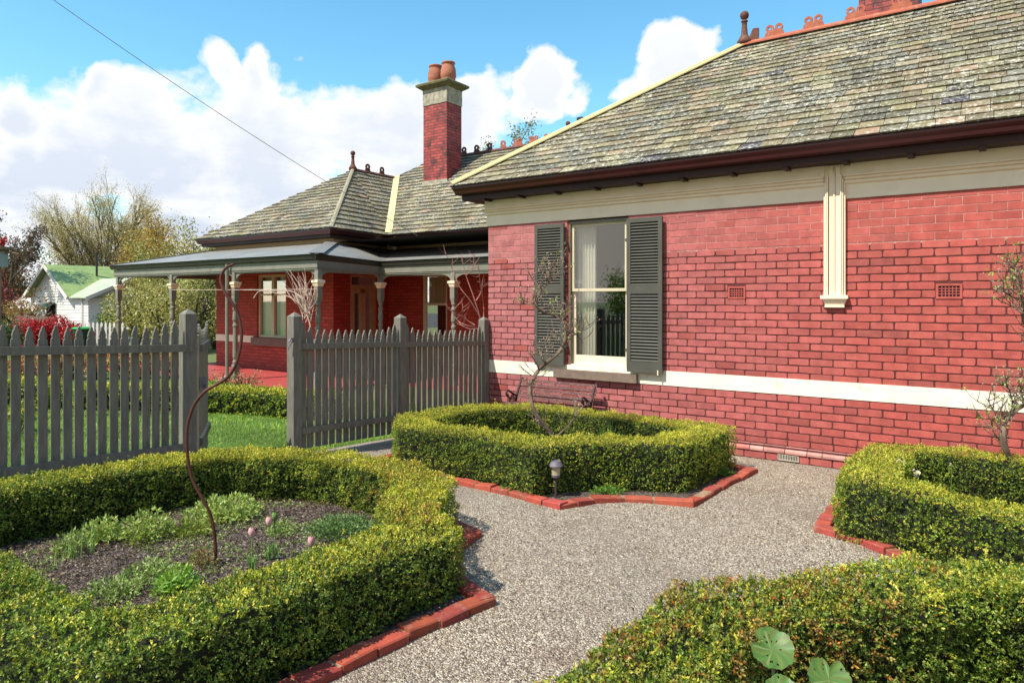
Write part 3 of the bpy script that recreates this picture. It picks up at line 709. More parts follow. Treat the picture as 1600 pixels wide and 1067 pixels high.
# verandah
VF, VZ = .67, 2.79
vc = (-4.85, .67, 2.79); vi = (-5.3, 2.86, 2.75)
def tin(poly, nm='verandah_roof', m=None):
    B = MB(); B.face(poly); o = B.build(nm, m or M['tin'], house); return o
tin([(-13.6, .67, 2.80), (-4.85, .67, 2.80), (-6.9, 2.82, 3.27), (-11.93, 2.82, 3.27)])
tin([(-4.85, .67, 2.80), (-5.3, 2.86, 2.76), (-7.17, 4.97, 3.23), (-6.9, 2.82, 3.27)])
tin([(-5.3, 2.86, 2.76), (-.02, 2.86, 2.76), (-.02, 4.97, 3.23), (-7.17, 4.97, 3.23)])
tin([(-13.6, 9, 2.80), (-13.6, .67, 2.80), (-11.93, 2.82, 3.27), (-11.93, 9, 3.27)])
def flash(a, b, w, off=0):
    a, b = Vector(a), Vector(b); d = (b-a).normalized(); s_ = Vector((d.y, -d.x, 0)).normalized(); B = MB()
    B.beam(a+s_*off+Vector((0, 0, .018)), b+s_*off+Vector((0, 0, .018)), w, .012); B.build('flashing', M['tin_flash'], house)
flash((-4.9, .72, 2.80), (-6.88, 2.8, 3.27), .30, .0); flash((-5.35, 2.9, 2.765), (-7.15, 4.95, 3.23), .3)
flash((-13.55, .72, 2.80), (-11.95, 2.8, 3.27), .2)
B = MB(); vp = [(-13.6, 9.0, 2.79), (-13.6, .67, 2.79), vc, vi, (-.02, 2.86, 2.75)]
B.sweep([(.0, .0), (-.02, 0), (-.03, -.04), (-.05, -.1), (-.12, -.1), (-.12, .0)], vp); B.build('verandah_gutter', M['sage_d'], house)
bp = [(-13.5, 9.0, 2.79), (-13.48, .80, 2.79), (-4.97, .80, 2.79), (-5.4, 2.97, 2.75), (-.02, 2.97, 2.75)]
B = MB(); B.sweep([(.02, -.11), (-.03, -.11), (-.03, -.30), (.02, -.30)], bp)
B.sweep([(.035, -.265), (.021, -.265), (.021, -.245), (.035, -.245)], bp); B.build('verandah_beam', M['sage'], house)
B = MB(); B.face([(-13.4, .85, 2.62), (-5.0, .85, 2.62), (-6.95, 2.8, 3.05), (-11.9, 2.8, 3.05)]); B.face([(-5.0, .85, 2.62), (-5.45, 3.0, 2.58), (-7.15, 4.95, 3.02), (-6.95, 2.8, 3.05)]); B.face([(-5.45, 3.0, 2.58), (-.02, 3.0, 2.58), (-.02, 4.95, 3.02), (-7.15, 4.95, 3.02)]); B.build('verandah_ceiling', M['timber_m'], house)
posts = [(-13.36, .84), (-10.56, .83), (-7.87, .83), (-4.99, .84), (-5.42, 3.0), (-3.18, 2.98), (-.9, 2.98)]
def post(x, y, zt):
    B = MB(); z = .04
    B.lathe((x, y, z), [(.065, 0), (.065, .32), (.05, .36)], square=True)
    B.lathe((x, y, z), [(.04, .355), (.06, .38), (.062, .42), (.045, .45), (.045, .48), (.058, .52), (.055, .9), (.047, 1.2), (.06, 1.22), (.06, 1.26), (.045, 1.28), (.045, 1.33), (.062, 1.37), (.06, 1.45), (.048, 1.58), (.06, 1.60), (.06, 1.64), (.042, 1.66), (.042, 1.70), (.058, 1.73), (.05, 1.8)], 12)
    B.lathe((x, y, z), [(.045, 1.78), (.06, 1.86), (.06, 2.12)], square=True)
    B.lathe((x, y, z), [(.058, 2.23), (.05, zt-z-.3)], square=True)
    o = B.build('verandah_post', M['sage'], house)
    C = MB(); C.lathe((x, y, z), [(.064, 2.10), (.072, 2.12), (.085, 2.17), (.098, 2.18), (.098, 2.23), (.06, 2.235)], square=True); C.build('capital', M['cream'], o)
for i, (x, y) in enumerate(posts): post(x, y, 2.79 if i < 4 else 2.75)
def bracket_bay(p, q, z):
    p = Vector(p); q = Vector(q); L_ = (q-p).length; d = (q-p).normalized(); n = Vector((d.y, -d.x)); r_ = min(.30, L_*.3)
    pts = []
    for k in range(9): a_ = math.pi/2*k/8; pts.append((.04+r_*(1-math.cos(a_)), z-.24+.20*math.sin(a_)))
    pts += [(L_-u, v) for u, v in pts[::-1]]
    B = MB(); bot = [(u, v) for u, v in pts]
    for (u0, v0), (u1, v1) in zip(bot, bot[1:]):
        if u1-u0 < 1e-5: continue
        P = lambda u, v, e: (p.x+d.x*u+n.x*e, p.y+d.y*u+n.y*e, v)
        B.hexa([P(u0, v0, -.018), P(u1, v1, -.018), P(u1, v1, .018), P(u0, v0, .018), P(u0, z, -.018), P(u1, z, -.018), P(u1, z, .018), P(u0, z, .018)])
    B.build('verandah_bracket', M['sage'], house)
for a, c, z in ((0, 1, 2.50), (1, 2, 2.50), (2, 3, 2.50), (3, 4, 2.48), (4, 5, 2.455), (5, 6, 2.455)): bracket_bay(posts[a], posts[c], z)
B = MB(); B.box(-13.6, -4.8, .62, 2.85, -.12, .04); B.box(-6.88, -.02, 2.852, 5.0, -.12, .038); B.box(-5.2, -.02, 2.6, 2.851, -.12, .036); B.build('verandah_floor', M['tile_red'], house)
B = MB(); B.tube([(-7.99, .70, .05), (-7.99, .70, 2.68)], .038, 10); B.tube([(-7.99, .70, .12), (-8.05, .6, .05)], .045, 10); B.build('downpipe', M['sage'], house)
B = MB(); B.tube([(-6.78, 4.62, 3.45), (-6.78, 4.62, 3.22)], .045, 10); B.tube([(-6.78, 4.6, 3.24), (-6.35, 4.4, 3.2)], .045, 10); B.build('downpipe', M['cream'], house)

# ------------------------------------------------------------------ picket fences
def picket_profile(w, h):
    return [(-w/2, 0), (w/2, 0), (w/2, h-.115), (w*.36, h-.10), (w*.44, h-.085), (w*.30, h-.045), (w*.16, h-.03), (w*.17, h-.018), (0, h), (-w*.17, h-.018), (-w*.16, h-.03), (-w*.30, h-.045), (-w*.44, h-.085), (-w*.36, h-.10), (-w/2, h-.115)]
rail_z = lambda y: 1.25-.042*y
low_z = lambda y: .305-.0435*y
def picket(parent, y, h_top, w=.066, x=-.012, z0=None):
    z0 = (low_z(y)-.24) if z0 is None else z0
    B = MB(); j = R(-.004, .004); B.prism([(u, v) for u, v in picket_profile(w, h_top-z0)], lambda u, v, d: (x-.022+d+j*.4, y+u+j, z0+v), .018); B.build('picket', M['fence'], parent)
def fpost(parent, y, zt, w=.115, x=-.03, name='post'):
    B = MB(); g = gz(0, y)-.1
    B.box(x-w/2, x+w/2, y-w/2, y+w/2, g, zt-.05); a = w/2
    i = [B.pt(p) for p in ((x-a, y-a, zt-.05), (x+a, y-a, zt-.05), (x+a, y+a, zt-.05), (x-a, y+a, zt-.05), (x, y, zt))]
    for k in range(4): B.f.append([i[k], i[(k+1) % 4], i[4]])
    return B.build(name, M['fence'], parent)
def frail(parent, ya, yb, f, hh=.068):
    B = MB(); B.hexa([(-.002, ya, f(ya)-hh), (.034, ya, f(ya)-hh), (.034, yb, f(yb)-hh), (-.002, yb, f(yb)-hh), (-.002, ya, f(ya)), (.034, ya, f(ya)), (.034, yb, f(yb)), (-.002, yb, f(yb))]); B.build('rail', M['fence'], parent)
fl = empty('picket_fence', (0, -6.3, gz(0, -6.3)), 'grey picket fence left of the gate opening, ending in one capped post', 'fence', 'grey picket fences')
frr = empty('picket_fence', (0, -1.8, gz(0, -1.8)), 'grey picket fence with three capped posts between the gate opening and the brick wall', 'fence', 'grey picket fences')
fpost(fl, -4.73, 1.79); frail(fl, -8.0, -4.71, rail_z); frail(fl, -8.0, -4.75, low_z)
y = -4.86; k = 0
while y > -8.0:
    picket(fl, y, rail_z(y)+.165+R(-.006, .006)+(.07 if k == 0 else .04 if k == 1 else 0)); y -= .0915; k += 1
fpost(frr, -3.507, 1.74); fpost(frr, -1.86, 1.69); fpost(frr, -.075, 1.62)
frail(frr, -3.45, -.08, rail_z); frail(frr, -3.45, -.08, low_z)
for ya, yb in ((-3.45, -1.92), (-1.80, -.135)):
    n = 15; st = (yb-ya)/n
    for i in range(n):
        yy = ya+st*(i+.5); e = min(i, n-1-i); picket(frr, yy, rail_z(yy)+.15+R(-.006, .006)+(.075 if e == 0 else .035 if e == 1 else 0), .077)
B = MB(); B.box(-.02, .04, -3.575, -3.565, 1.42, 1.46); B.tube([(.03, -3.58, 1.45), (.05, -3.62, 1.45), (.05, -3.64, 1.42)], .009, 6); B.tube([(.03, -3.575, 1.44), (.0, -3.62, 1.33)], .007, 6); B.build('latch', M['solar'], frr)
# open gate, swung back into the garden
gt = empty('garden_gate', (-.08, -4.66, gz(0, -4.66)), 'grey picket gate swung open beside the left gate post, seen edge on', 'gate')
gd = Vector((-.817, .577, 0)).normalized(); gn = Vector((gd.y, -gd.x, 0)); gp = Vector((-.07, -4.615, 0))
gth = .02
for zz in (1.40, .48):
    B = MB(); a = gp+gd*.02-gn*-.03; c = gp+gd*1.02-gn*-.03; B.beam((a.x, a.y, zz), (c.x, c.y, zz), .035, .07); B.build('rail', M['fence'], gt)
for i in range(11):
    p = gp+gd*(.04+.096*i); B = MB(); h = (.0, .035, .06, .07, .075, .08)[min(i, 10-i)]*-1+1.64
    B.prism(picket_profile(.07, h-.24), lambda u, v, d: (p.x+gd.x*u+gn.x*(d-.0), p.y+gd.y*u+gn.y*(d-.0), .24+v), .018); B.build('picket', M['fence'], gt)
B = MB(); q = gp+gd*.03+gn*.045; B.box(q.x-.012, q.x+.012, q.y-.03, q.y+.03, 1.0, 1.12); B.tube([(q.x, q.y, 1.06), (q.x+.06, q.y+.03, 1.0)], .007, 6); B.build('hinge', M['solar'], gt)

# ------------------------------------------------------------------ hedges
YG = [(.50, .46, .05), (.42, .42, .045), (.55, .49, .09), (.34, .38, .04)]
GR = [(.15, .24, .03), (.21, .31, .04), (.10, .17, .022), (.25, .34, .045), (.31, .37, .055)]
GN = [(.13, .21, .03), (.19, .28, .045), (.09, .155, .02), (.24, .33, .06), (.30, .36, .08)]
BR = [(.30, .19, .04), (.24, .18, .04), (.36, .14, .04), (.20, .19, .04), (.28, .22, .05), (.17, .15, .035)]
def hedge(label, path, hw, h, closed=False, dens=2400, leaf=.017, brown=None, green=None, young=.55, group='clipped box hedges', seed=1, name='box_hedge', wob=.018, topcols=None, nleaf=5, yfar=False):
    P = np.array([p[:2] for p in path], float); H = np.array([p[2] if len(p) > 2 else h for p in path]); n = len(P)
    idx = range(n if closed else n-1); off = np.zeros((n, 2))
    for i in range(n):
        a = P[(i-1) % n] if (closed or i > 0) else None; b = P[(i+1) % n] if (closed or i < n-1) else None
        d1 = (P[i]-a)/np.linalg.norm(P[i]-a) if a is not None else None; d2 = (b-P[i])/np.linalg.norm(b-P[i]) if b is not None else None
        d1 = d2 if d1 is None else d1; d2 = d1 if d2 is None else d2
        n1 = np.array([d1[1], -d1[0]]); n2 = np.array([d2[1], -d2[0]]); m = n1+n2; off[i] = m/max(m.dot(n1), .6)
    c = P.mean(0) if closed else P[n//2]
    root = empty(name, (c[0] if not closed else P[0, 0], c[1] if not closed else P[0, 1], gz(0, c[1])), label, 'hedge', group)
    B = MB(); w2 = hw-.055
    B.sweep([(-w2+.02, 0), (w2-.02, 0), (w2, .08), (w2, .78), (w2-.03, 1), (-w2+.03, 1), (-w2, .78), (-w2, .08)], [(p[0], p[1]) for p in P], closed)
    k = 8; V = []
    for i, v in enumerate(B.v):
        j = i//k; e0, e1 = (0, 1) if j == 0 else (n-1, n-2); sh_ = (P[e1]-P[e0])/np.linalg.norm(P[e1]-P[e0])*.06 if (not closed and j in (0, n-1)) else (0, 0); v = (v[0]+sh_[0], v[1]+sh_[1], v[2]); V.append((v[0], v[1], gz(0, v[1])+.01+v[2]*(H[j]-.06)))
    B.v = V; B.build('shaded_core', M['core'], root)
    seg = np.array([np.linalg.norm(P[(i+1) % n]-P[i]) for i in idx]); tot = seg.sum(); per = 2*h+2*hw
    N_ = int(tot*per*dens); si = RNG.choice(len(seg), N_, p=seg/tot); t = RNG.random(N_); i0 = np.array(list(idx))[si]; i1 = (i0+1) % n
    C0 = P[i0]*(1-t)[:, None]+P[i1]*t[:, None]; O = off[i0]*(1-t)[:, None]+off[i1]*t[:, None]; hh = H[i0]*(1-t)+H[i1]*t
    s = RNG.random(N_)*per; side = np.where(s < h, -1, np.where(s < h+2*hw, 0, 1))
    o = np.where(side == 0, (s-h)-hw, side*hw); z = np.where(side == -1, s, np.where(side == 1, per-s, h))/h
    # round the top edge, narrow the foot
    rr = .05
    zt = z*hh; cor = np.clip((zt-(hh-rr))/rr, 0, 1); o = np.where(side != 0, o*(1-.10*cor**2), o); cor2 = np.clip((np.abs(o)-(hw-rr))/rr, 0, 1)
    zt = np.where(side == 0, zt-.022*cor2**2, zt); o = o*(1-.13*np.clip(1-zt/.12, 0, 1))
    Nn = np.zeros((N_, 3)); Nn[:, :2] = O*(side[:, None]+(side == 0)[:, None]*cor2[:, None]*np.sign(o)[:, None]*.6); Nn[:, 2] = np.where(side == 0, 1, .22+.6*cor)
    Nn = unit(Nn)
    X = C0+O*o[:, None]; Pz = np.array([gz(0, y) for y in X[:, 1]])+zt
    Pp = np.column_stack([X, Pz])
    nz = np.array([1.15*mnoise.noise(Vector((p[0]*7+seed, p[1]*7, p[2]*8)))+.75*mnoise.noise(Vector((p[0]*19, p[1]*19, p[2]*19+seed))) for p in Pp])
    shoot = (RNG.random(N_) < .012)*RNG.uniform(.015, .055, N_)*(side == 0)
    Pp += Nn*(nz*wob*1.7-RNG.random(N_)**1.6*.04+shoot)[:, None]
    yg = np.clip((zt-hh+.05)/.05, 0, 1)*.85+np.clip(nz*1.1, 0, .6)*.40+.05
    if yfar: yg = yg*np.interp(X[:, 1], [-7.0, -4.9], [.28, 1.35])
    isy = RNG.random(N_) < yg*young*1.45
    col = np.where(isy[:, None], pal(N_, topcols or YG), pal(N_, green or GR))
    if brown is not None:
        for bx_, by_, br_, amt in brown:
            dd = np.hypot(X[:, 0]-bx_, X[:, 1]-by_); q = RNG.random(N_) < amt*np.clip(1-dd/br_, 0, 1)*(.6+nz*1.5); col = np.where(q[:, None], pal(N_, BR, .2), col)
    cl = np.clip(1.02+.38*nz+RNG.normal(0, .10, N_), .5, 1.5); col = col*cl[:, None]
    if not closed:
        ne = int(2*hw*h*dens*1.3)
        for (e_, f_) in ((0, 1), (n-1, n-2)):
            dd_ = (P[e_]-P[f_])/np.linalg.norm(P[e_]-P[f_]); oo = RNG.uniform(-hw, hw, ne); ze = RNG.random(ne)*H[e_]; nrm = np.array([dd_[1], -dd_[0]])
            xy = P[e_]+nrm*oo[:, None]+dd_*RNG.uniform(-.03, .02, ne)[:, None]; pe = np.column_stack([xy, [gz(0, q) for q in xy[:, 1]]+ze])
            Pp = np.concatenate([Pp, pe]); Nn = np.concatenate([Nn, np.tile([dd_[0], dd_[1], .2], (ne, 1))]); iy = RNG.random(ne) < .15+.5*(ze > H[e_]-.05)
            col = np.concatenate([col, np.where(iy[:, None], pal(ne, YG), pal(ne, green or GR))]); isy = np.concatenate([isy, iy])
        N_ = len(Pp)
    A = np.repeat(Pp, nleaf, 0); D = np.repeat(unit(Nn+RNG.normal(0, .35, (N_, 3))+np.array([0, 0, .25])), nleaf, 0)
    stem = np.tile(np.linspace(0, 1, nleaf), N_)[:, None]
    sl = np.repeat(np.where(isy, RNG.uniform(.012, .03, N_), RNG.uniform(.006, .02, N_))*leaf/.017, nleaf)[:, None]
    A = A+D*stem*sl; LD = D*.55+RNG.normal(0, .55, (len(A), 3))
    V, C = leaves(A, LD, RNG.uniform(.7, 1.15, len(A))*leaf, RNG.uniform(.42, .6, len(A))*leaf, np.repeat(col, nleaf, 0)*RNG.uniform(.8, 1.2, (len(A), 1)))
    np_mesh('foliage', V, 4, C, M['leaf'], root)
    return root
CENTRE = [(1.42, -3.15), (1.95, -3.03), (2.4, -3.02), (2.90, -3.14), (3.10, -2.70), (3.4, -2.44), (3.80, -2.20), (3.83, -1.55), (3.80, -.98, .46), (3.45, -.97, .46), (3.1, -.95, .465), (1.5, -.95, .475), (1.2, -1.2, .47), (1.0, -1.5, .47), (.98, -2.1, .48), (1.08, -2.8)]
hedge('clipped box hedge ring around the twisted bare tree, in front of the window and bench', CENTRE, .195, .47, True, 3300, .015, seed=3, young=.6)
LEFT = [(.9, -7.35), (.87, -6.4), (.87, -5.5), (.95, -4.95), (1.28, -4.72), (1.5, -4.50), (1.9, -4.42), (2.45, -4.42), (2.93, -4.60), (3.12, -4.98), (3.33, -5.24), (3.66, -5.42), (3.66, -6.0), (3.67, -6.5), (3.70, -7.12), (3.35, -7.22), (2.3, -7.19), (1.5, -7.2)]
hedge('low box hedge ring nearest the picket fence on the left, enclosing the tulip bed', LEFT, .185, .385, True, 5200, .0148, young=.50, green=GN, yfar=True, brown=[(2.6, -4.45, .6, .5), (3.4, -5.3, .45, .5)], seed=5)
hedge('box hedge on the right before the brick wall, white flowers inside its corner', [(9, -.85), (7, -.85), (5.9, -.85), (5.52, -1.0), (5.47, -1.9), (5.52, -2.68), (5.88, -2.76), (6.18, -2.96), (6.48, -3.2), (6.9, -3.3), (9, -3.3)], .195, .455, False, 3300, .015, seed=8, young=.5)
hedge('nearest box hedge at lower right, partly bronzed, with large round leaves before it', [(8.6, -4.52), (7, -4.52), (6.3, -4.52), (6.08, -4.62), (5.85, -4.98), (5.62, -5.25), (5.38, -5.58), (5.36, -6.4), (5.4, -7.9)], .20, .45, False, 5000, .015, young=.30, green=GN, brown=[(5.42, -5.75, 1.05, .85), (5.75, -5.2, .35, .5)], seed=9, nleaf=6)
# hedges of the front lawn
hedge('low box hedge across the front lawn beyond the open gateway', [(-2.0, -1.35), (-3.4, -1.75), (-4.6, -2.4), (-5.6, -3.3)], .3, .36, False, 700, .035, seed=12, group='box hedges of the front lawn', name='box_hedge')
hedge('low yellow-topped box hedge seen between the left fence pickets', [(-6.0, -3.55), (-6.8, -4.2), (-7.6, -5.2), (-8.2, -6.4)], .3, .40, False, 500, .04, seed=13, group='box hedges of the front lawn', name='box_hedge')

# ------------------------------------------------------------------ brick edging and bed soil
def edging(label, path, closed=False):
    root = empty('brick_edging', (path[0][0], path[0][1], gz(0, path[0][1])), label, 'edging', 'red brick garden edgings')
    n = len(path); B = MB(); B.sweep([(-.012, -.1), (-.012, .036), (-.095, .036), (-.095, -.1)], [(p[0], p[1], gz(0, p[1])) for p in path], closed); B.build('mortar_bed', M['mortar_bed'], root)
    for i in range(n if closed else n-1):
        a = Vector(path[i]); b = Vector(path[(i+1) % n]); L_ = (b-a).length; k = max(1, round(L_/.235)); d = (b-a)/L_; s_ = Vector((-d.y, d.x))
        for j in range(k):
            p = a+d*(L_*j/k+.005)+s_*R(-.006, .006); q = a+d*(L_*(j+1)/k-.008)+s_*R(-.006, .006); t = R(.78, 1.12); B = MB(); B.col = (t, t*R(.9, 1.35), t*R(.9, 1.3), 1)
            w = .105; zl = [gz(0, p.y)+.046+R(-.012, .010), gz(0, q.y)+.046+R(-.012, .010)]; e = .007; sh = R(-.006, .006)
            pr = [(0, -.1), (0, -e), (e, 0), (w-e, 0), (w, -e), (w, -.1)]; rings = []
            for pt, zz in ((p, zl[0]), (q, zl[1])): rings.append([B.pt((pt.x+s_.x*(o+sh), pt.y+s_.y*(o+sh), zz+h)) for o, h in pr])
            for m_ in range(5): B.f.append([rings[0][m_], rings[1][m_], rings[1][m_+1], rings[0][m_+1]])
            B.f.append(rings[0]); B.f.append(rings[1][::-1]); B.build('brick', M['brick_edge'], root)
edging('red brick edging along the gravel around the centre hedge, with the lamp behind it', [(.8, -3.2), (1.3, -3.36), (2.17, -3.34), (2.76, -3.36), (3.36, -3.46), (3.48, -3.1), (3.66, -2.88), (3.88, -2.76), (4.20, -2.66), (4.19, -1.62), (4.24, -.84), (3.7, -.66), (1.2, -.66), (.66, -1.3)], True)
edging('red brick edging in the foreground around the left tulip bed', [(1.1, -4.12), (2.4, -4.12), (3.27, -4.40), (3.36, -4.72), (3.56, -5.02), (3.78, -5.2), (4.06, -5.30), (3.99, -5.9), (3.97, -6.5), (3.99, -7.6)][::-1])
edging('red brick edging at the pointed corner of the right hand hedge', [(9, -.52), (5.3, -.52), (5.14, -1.2), (5.13, -2.1), (5.16, -2.72), (5.5, -2.84), (5.85, -3.1), (6.2, -3.4), (6.6, -3.6), (9, -3.6)])
edging('red brick edging hidden under the near right hedge', [(9, -4.2), (6.2, -4.2), (5.9, -4.35), (5.6, -4.85), (5.3, -5.15), (5.06, -5.4), (5.06, -7.9)])
def soil(path, nm='garden_bed_soil'):
    B = MB(); cx = sum(p[0] for p in path)/len(path); cy = sum(p[1] for p in path)/len(path)
    for i in range(len(path)):
        a, b = path[i], path[(i+1) % len(path)]
        B.face([(cx, cy, gz(0, cy)+.03), (a[0], a[1], gz(0, a[1])+.012), (b[0], b[1], gz(0, b[1])+.012)])
    tag(B.build(nm, M['mulch'], org=(cx, cy, 0)), kind='structure')
soil([(.7, -3.25), (2.17, -3.28), (3.3, -3.38), (3.6, -2.85), (4.15, -2.62), (4.15, -.9), (3.7, -.7), (1.2, -.7), (.68, -1.3)])
soil([(.5, -4.3), (1.2, -4.16), (2.4, -4.16), (3.2, -4.42), (3.5, -5.02), (3.98, -5.30), (3.93, -7.6), (.5, -7.6)])
soil([(9, -.56), (5.3, -.56), (5.18, -2.65), (5.85, -3.04), (6.6, -3.55), (9, -3.55)])
soil([(9, -4.25), (6.2, -4.25), (5.1, -5.4), (5.1, -7.9), (9, -7.9)])
FG = [(.26, .36, .10), (.34, .44, .14), (.20, .29, .08), (.40, .48, .20)]
FL = [(.36, .46, .12), (.44, .52, .17), (.28, .38, .10)]
# bark chips, leaf litter
def chips(n, x0, x1, y0, y1, cols, s=(.008, .028), name='bark_chips', flat=True, dz=.03):
    P = np.column_stack([RNG.uniform(x0, x1, n), RNG.uniform(y0, y1, n), np.zeros(n)]); P[:, 2] = [gz(0, y)+dz for y in P[:, 1]]; P[:, 2] += RNG.uniform(0, .014, n)
    D = RNG.normal(0, 1, (n, 3)); D[:, 2] *= .25
    L_ = RNG.uniform(*s, n); V, C = leaves(P, D, L_, L_*.45, pal(n, cols, .25)); return V, C
V, C = chips(16000, 1.1, 3.45, -6.95, -4.6, [(.075, .048, .034), (.12, .08, .058), (.21, .15, .11), (.05, .033, .026), (.36, .27, .2)])
tag(np_mesh('bark_chips', V, 4, C, M['petal'], org=(2, -6, .2)), kind='stuff')
n = 5200; px_ = RNG.uniform(1.15, 3.4, n); py_ = RNG.uniform(-6.9, -4.7, n)
kp = np.array([mnoise.noise(Vector((a*2.3, b*2.3, 4)))+.5*mnoise.noise(Vector((a*7, b*7, 1))) for a, b in zip(px_, py_)]) > .02; px_, py_ = px_[kp], py_[kp]; n = len(px_)
P = np.column_stack([px_, py_, [gz(0, q)+.03 for q in py_]]); A = np.repeat(P, 4, 0)+RNG.normal(0, .008, (n*4, 3))*[1, 1, 0]
V, C = leaves(A, RNG.normal(0, 1, (n*4, 3))*[1, 1, .3]+[0, 0, .6], RNG.uniform(.010, .024, n*4), .007, np.repeat(pal(n, FG), 4, 0), .1)
tag(np_mesh('seedlings', V, 4, C, M['leaf'], org=(2, -6, .2)), kind='stuff')
V, C = chips(5200, 3.0, 6.2, -8, -.05, [(.12, .06, .035), (.2, .12, .07), (.08, .06, .04), (.3, .2, .1)], (.006, .022), dz=.004)
tag(np_mesh('leaf_litter', V, 4, C, M['petal'], org=(4.5, -3, .1)), kind='stuff')
# pebbles lying loose on the path
n = 60000; yy = -8+RNG.random(n)*7.9; xx = RNG.uniform(2.6, 6.2, n)
base = np.column_stack([xx, yy, [gz(0, y) for y in yy]]); s_ = RNG.uniform(.003, .0075, n)[:, None]
ang = RNG.random(n)*6.283; cc = pal(n, [(.66, .60, .50), (.5, .44, .36), (.34, .28, .23), (.76, .71, .62), (.2, .16, .13)], .15)
tri = []
for k in range(4):
    a_ = ang+k*math.pi/2; e = np.column_stack([np.cos(a_), np.sin(a_), np.zeros(n)]); a2 = ang+(k+1)*math.pi/2; e2 = np.column_stack([np.cos(a2), np.sin(a2), np.zeros(n)])
    tri.append(np.stack([base+e*s_, base+e2*s_*.8, base+np.array([0, 0, .75])*s_+e*s_*.15], 1))
V = np.stack(tri, 1).reshape(-1, 3)
tag(np_mesh('gravel', V, 3, np.repeat(cc, 12, 0), M['petal'], org=(4.4, -4, .1)), kind='stuff')

# ------------------------------------------------------------------ plants
def blades(P, h, w, C, lean=.35):
    n = len(P); d = RNG.normal(0, 1, (n, 3)); d[:, 2] = 0; d = unit(d); s = np.column_stack([-d[:, 1], d[:, 0], np.zeros(n)]); h = np.broadcast_to(h, (n,))[:, None]; w = np.broadcast_to(w, (n,))[:, None]
    up = np.array([0, 0, 1.]); ln = RNG.uniform(0, lean, (n, 1))
    a = P-s*w/2; b = P+s*w/2; c = P+up*h*.6+d*ln*h*.35+s*w*.35; e = P+up*h*.6+d*ln*h*.35-s*w*.35; f = P+up*h*(1-ln*.2)+d*ln*h
    V1 = np.stack([a, b, c, e], 1); V2 = np.stack([e, c, f, f+s*.0004], 1)
    return np.concatenate([V1, V2], 1).reshape(-1, 3), np.repeat(C, 8, 0)
# lawn blades
n = 95000; x = -.15-RNG.random(n)**1.3*9.5; y = RNG.uniform(-7.5, .6, n); P = np.column_stack([x, y, [gz(0, q)-.004 for q in y]])
V, C = blades(P, RNG.uniform(.02, .05, n), RNG.uniform(.003, .006, n)*(1+.25*np.abs(x)), pal(n, [(.22, .38, .04), (.28, .44, .06), (.15, .28, .03), (.38, .44, .10)])*np.clip(1+.5*np.array([mnoise.noise(Vector((a_*1.1, b_*1.1, 0)))+.5*mnoise.noise(Vector((a_*4, b_*4, 2))) for a_, b_ in zip(x, y)]), .5, 1.5)[:, None], 1.0)
tag(np_mesh('grass', V, 4, C, M['leaf'], org=(-4, -3, 0)), kind='stuff')
def ferny(px, py, r, h, n, label, cols, name='poppy_clump', leaf=.03, group='leafy clumps in the tulip bed', cat='plant'):
    root_z = gz(0, py)+.02; D = RNG.normal(0, 1, (n, 3)); D[:, 2] = np.abs(D[:, 2])*.8; D = unit(D); rr = RNG.random(n)**.5
    P = np.column_stack([px+D[:, 0]*r*rr, py+D[:, 1]*r*rr, root_z+np.abs(D[:, 2])*h*rr+RNG.random(n)*.02])
    A = np.repeat(P, 3, 0); LD = np.repeat(D, 3, 0)*.6+RNG.normal(0, .5, (n*3, 3))+np.array([0, 0, .25])
    V, C = leaves(A, LD, RNG.uniform(.6, 1.2, n*3)*leaf, leaf*.35, np.repeat(pal(n, cols), 3, 0), .1)
    o = np_mesh(name, V, 4, C, M['leaf'], org=(px, py, root_z)); tag(o, label, cat, group); return o

def gpt(px, py, h=0):
    D = FW+RT*((px-800)/F)+Vector((0, 0, (467.6-py)/F)); k = (CAM.z-h-.332)/(-.04*D.y-D.z); return CAM+D*k
for px, py, r, h, n, lab, cl, lf in (
    (228, 845, .17, .13, 420, 'tall light green leafy clump at the left of the tulip bed against the hedge', FL, .034),
    (160, 850, .12, .11, 260, 'bright leafy clump just right of the tall grass stems in the tulip bed', FL, .034),
    (350, 812, .26, .10, 700, 'wide pale green clump behind the rusty pole beside the back hedge', FL, .036),
    (300, 838, .16, .07, 260, 'low yellowish clump left of the rusty pole', [(.3, .36, .08), (.2, .26, .06)], .03),
    (535, 838, .24, .08, 800, 'fine ferny grey green clump at the right end of the tulip bed', [(.16, .27, .08), (.2, .32, .12), (.13, .22, .07)], .024),
    (440, 840, .10, .06, 160, 'small leafy tuft beside the right hand tulips', FG, .026),
    (235, 905, .15, .05, 260, 'spreading grey green seedlings on the bare mulch', FG, .026),
    (180, 935, .14, .05, 240, 'grey green seedlings nearest the front left of the tulip bed', FG, .026),
    (275, 930, .10, .09, 170, 'bright broad leafed clump at the front edge of the tulip bed', [(.24, .42, .07), (.3, .48, .09)], .04),
    (316, 890, .08, .08, 160, 'brownish dried tuft at the foot of the rusty pole', [(.3, .18, .09), (.22, .24, .07), (.35, .25, .12)], .02),
    (110, 870, .09, .10, 130, 'thin leafy tuft near the back left corner of the tulip bed', FG, .03)):
    p = gpt(px, py); ferny(p.x, p.y, r*1.1, h*1.35, int(n*1.1), lab, cl, leaf=lf*1.1)
def tuft(px, py, n, h, label, col, w=.006, sp=.03, name='grass_tuft', group='tall grass tufts'):
    p = gpt(px, py); P = np.column_stack([p.x+RNG.normal(0, sp, n), p.y+RNG.normal(0, sp, n), np.full(n, gz(0, p.y)+.01)])
    V, C = blades(P, RNG.uniform(.6, 1.0, n)*h, w, pal(n, col), .35)
    tag(np_mesh(name, V, 4, C, M['leaf'], org=(p.x, p.y, gz(0, p.y))), label, 'grass', group)
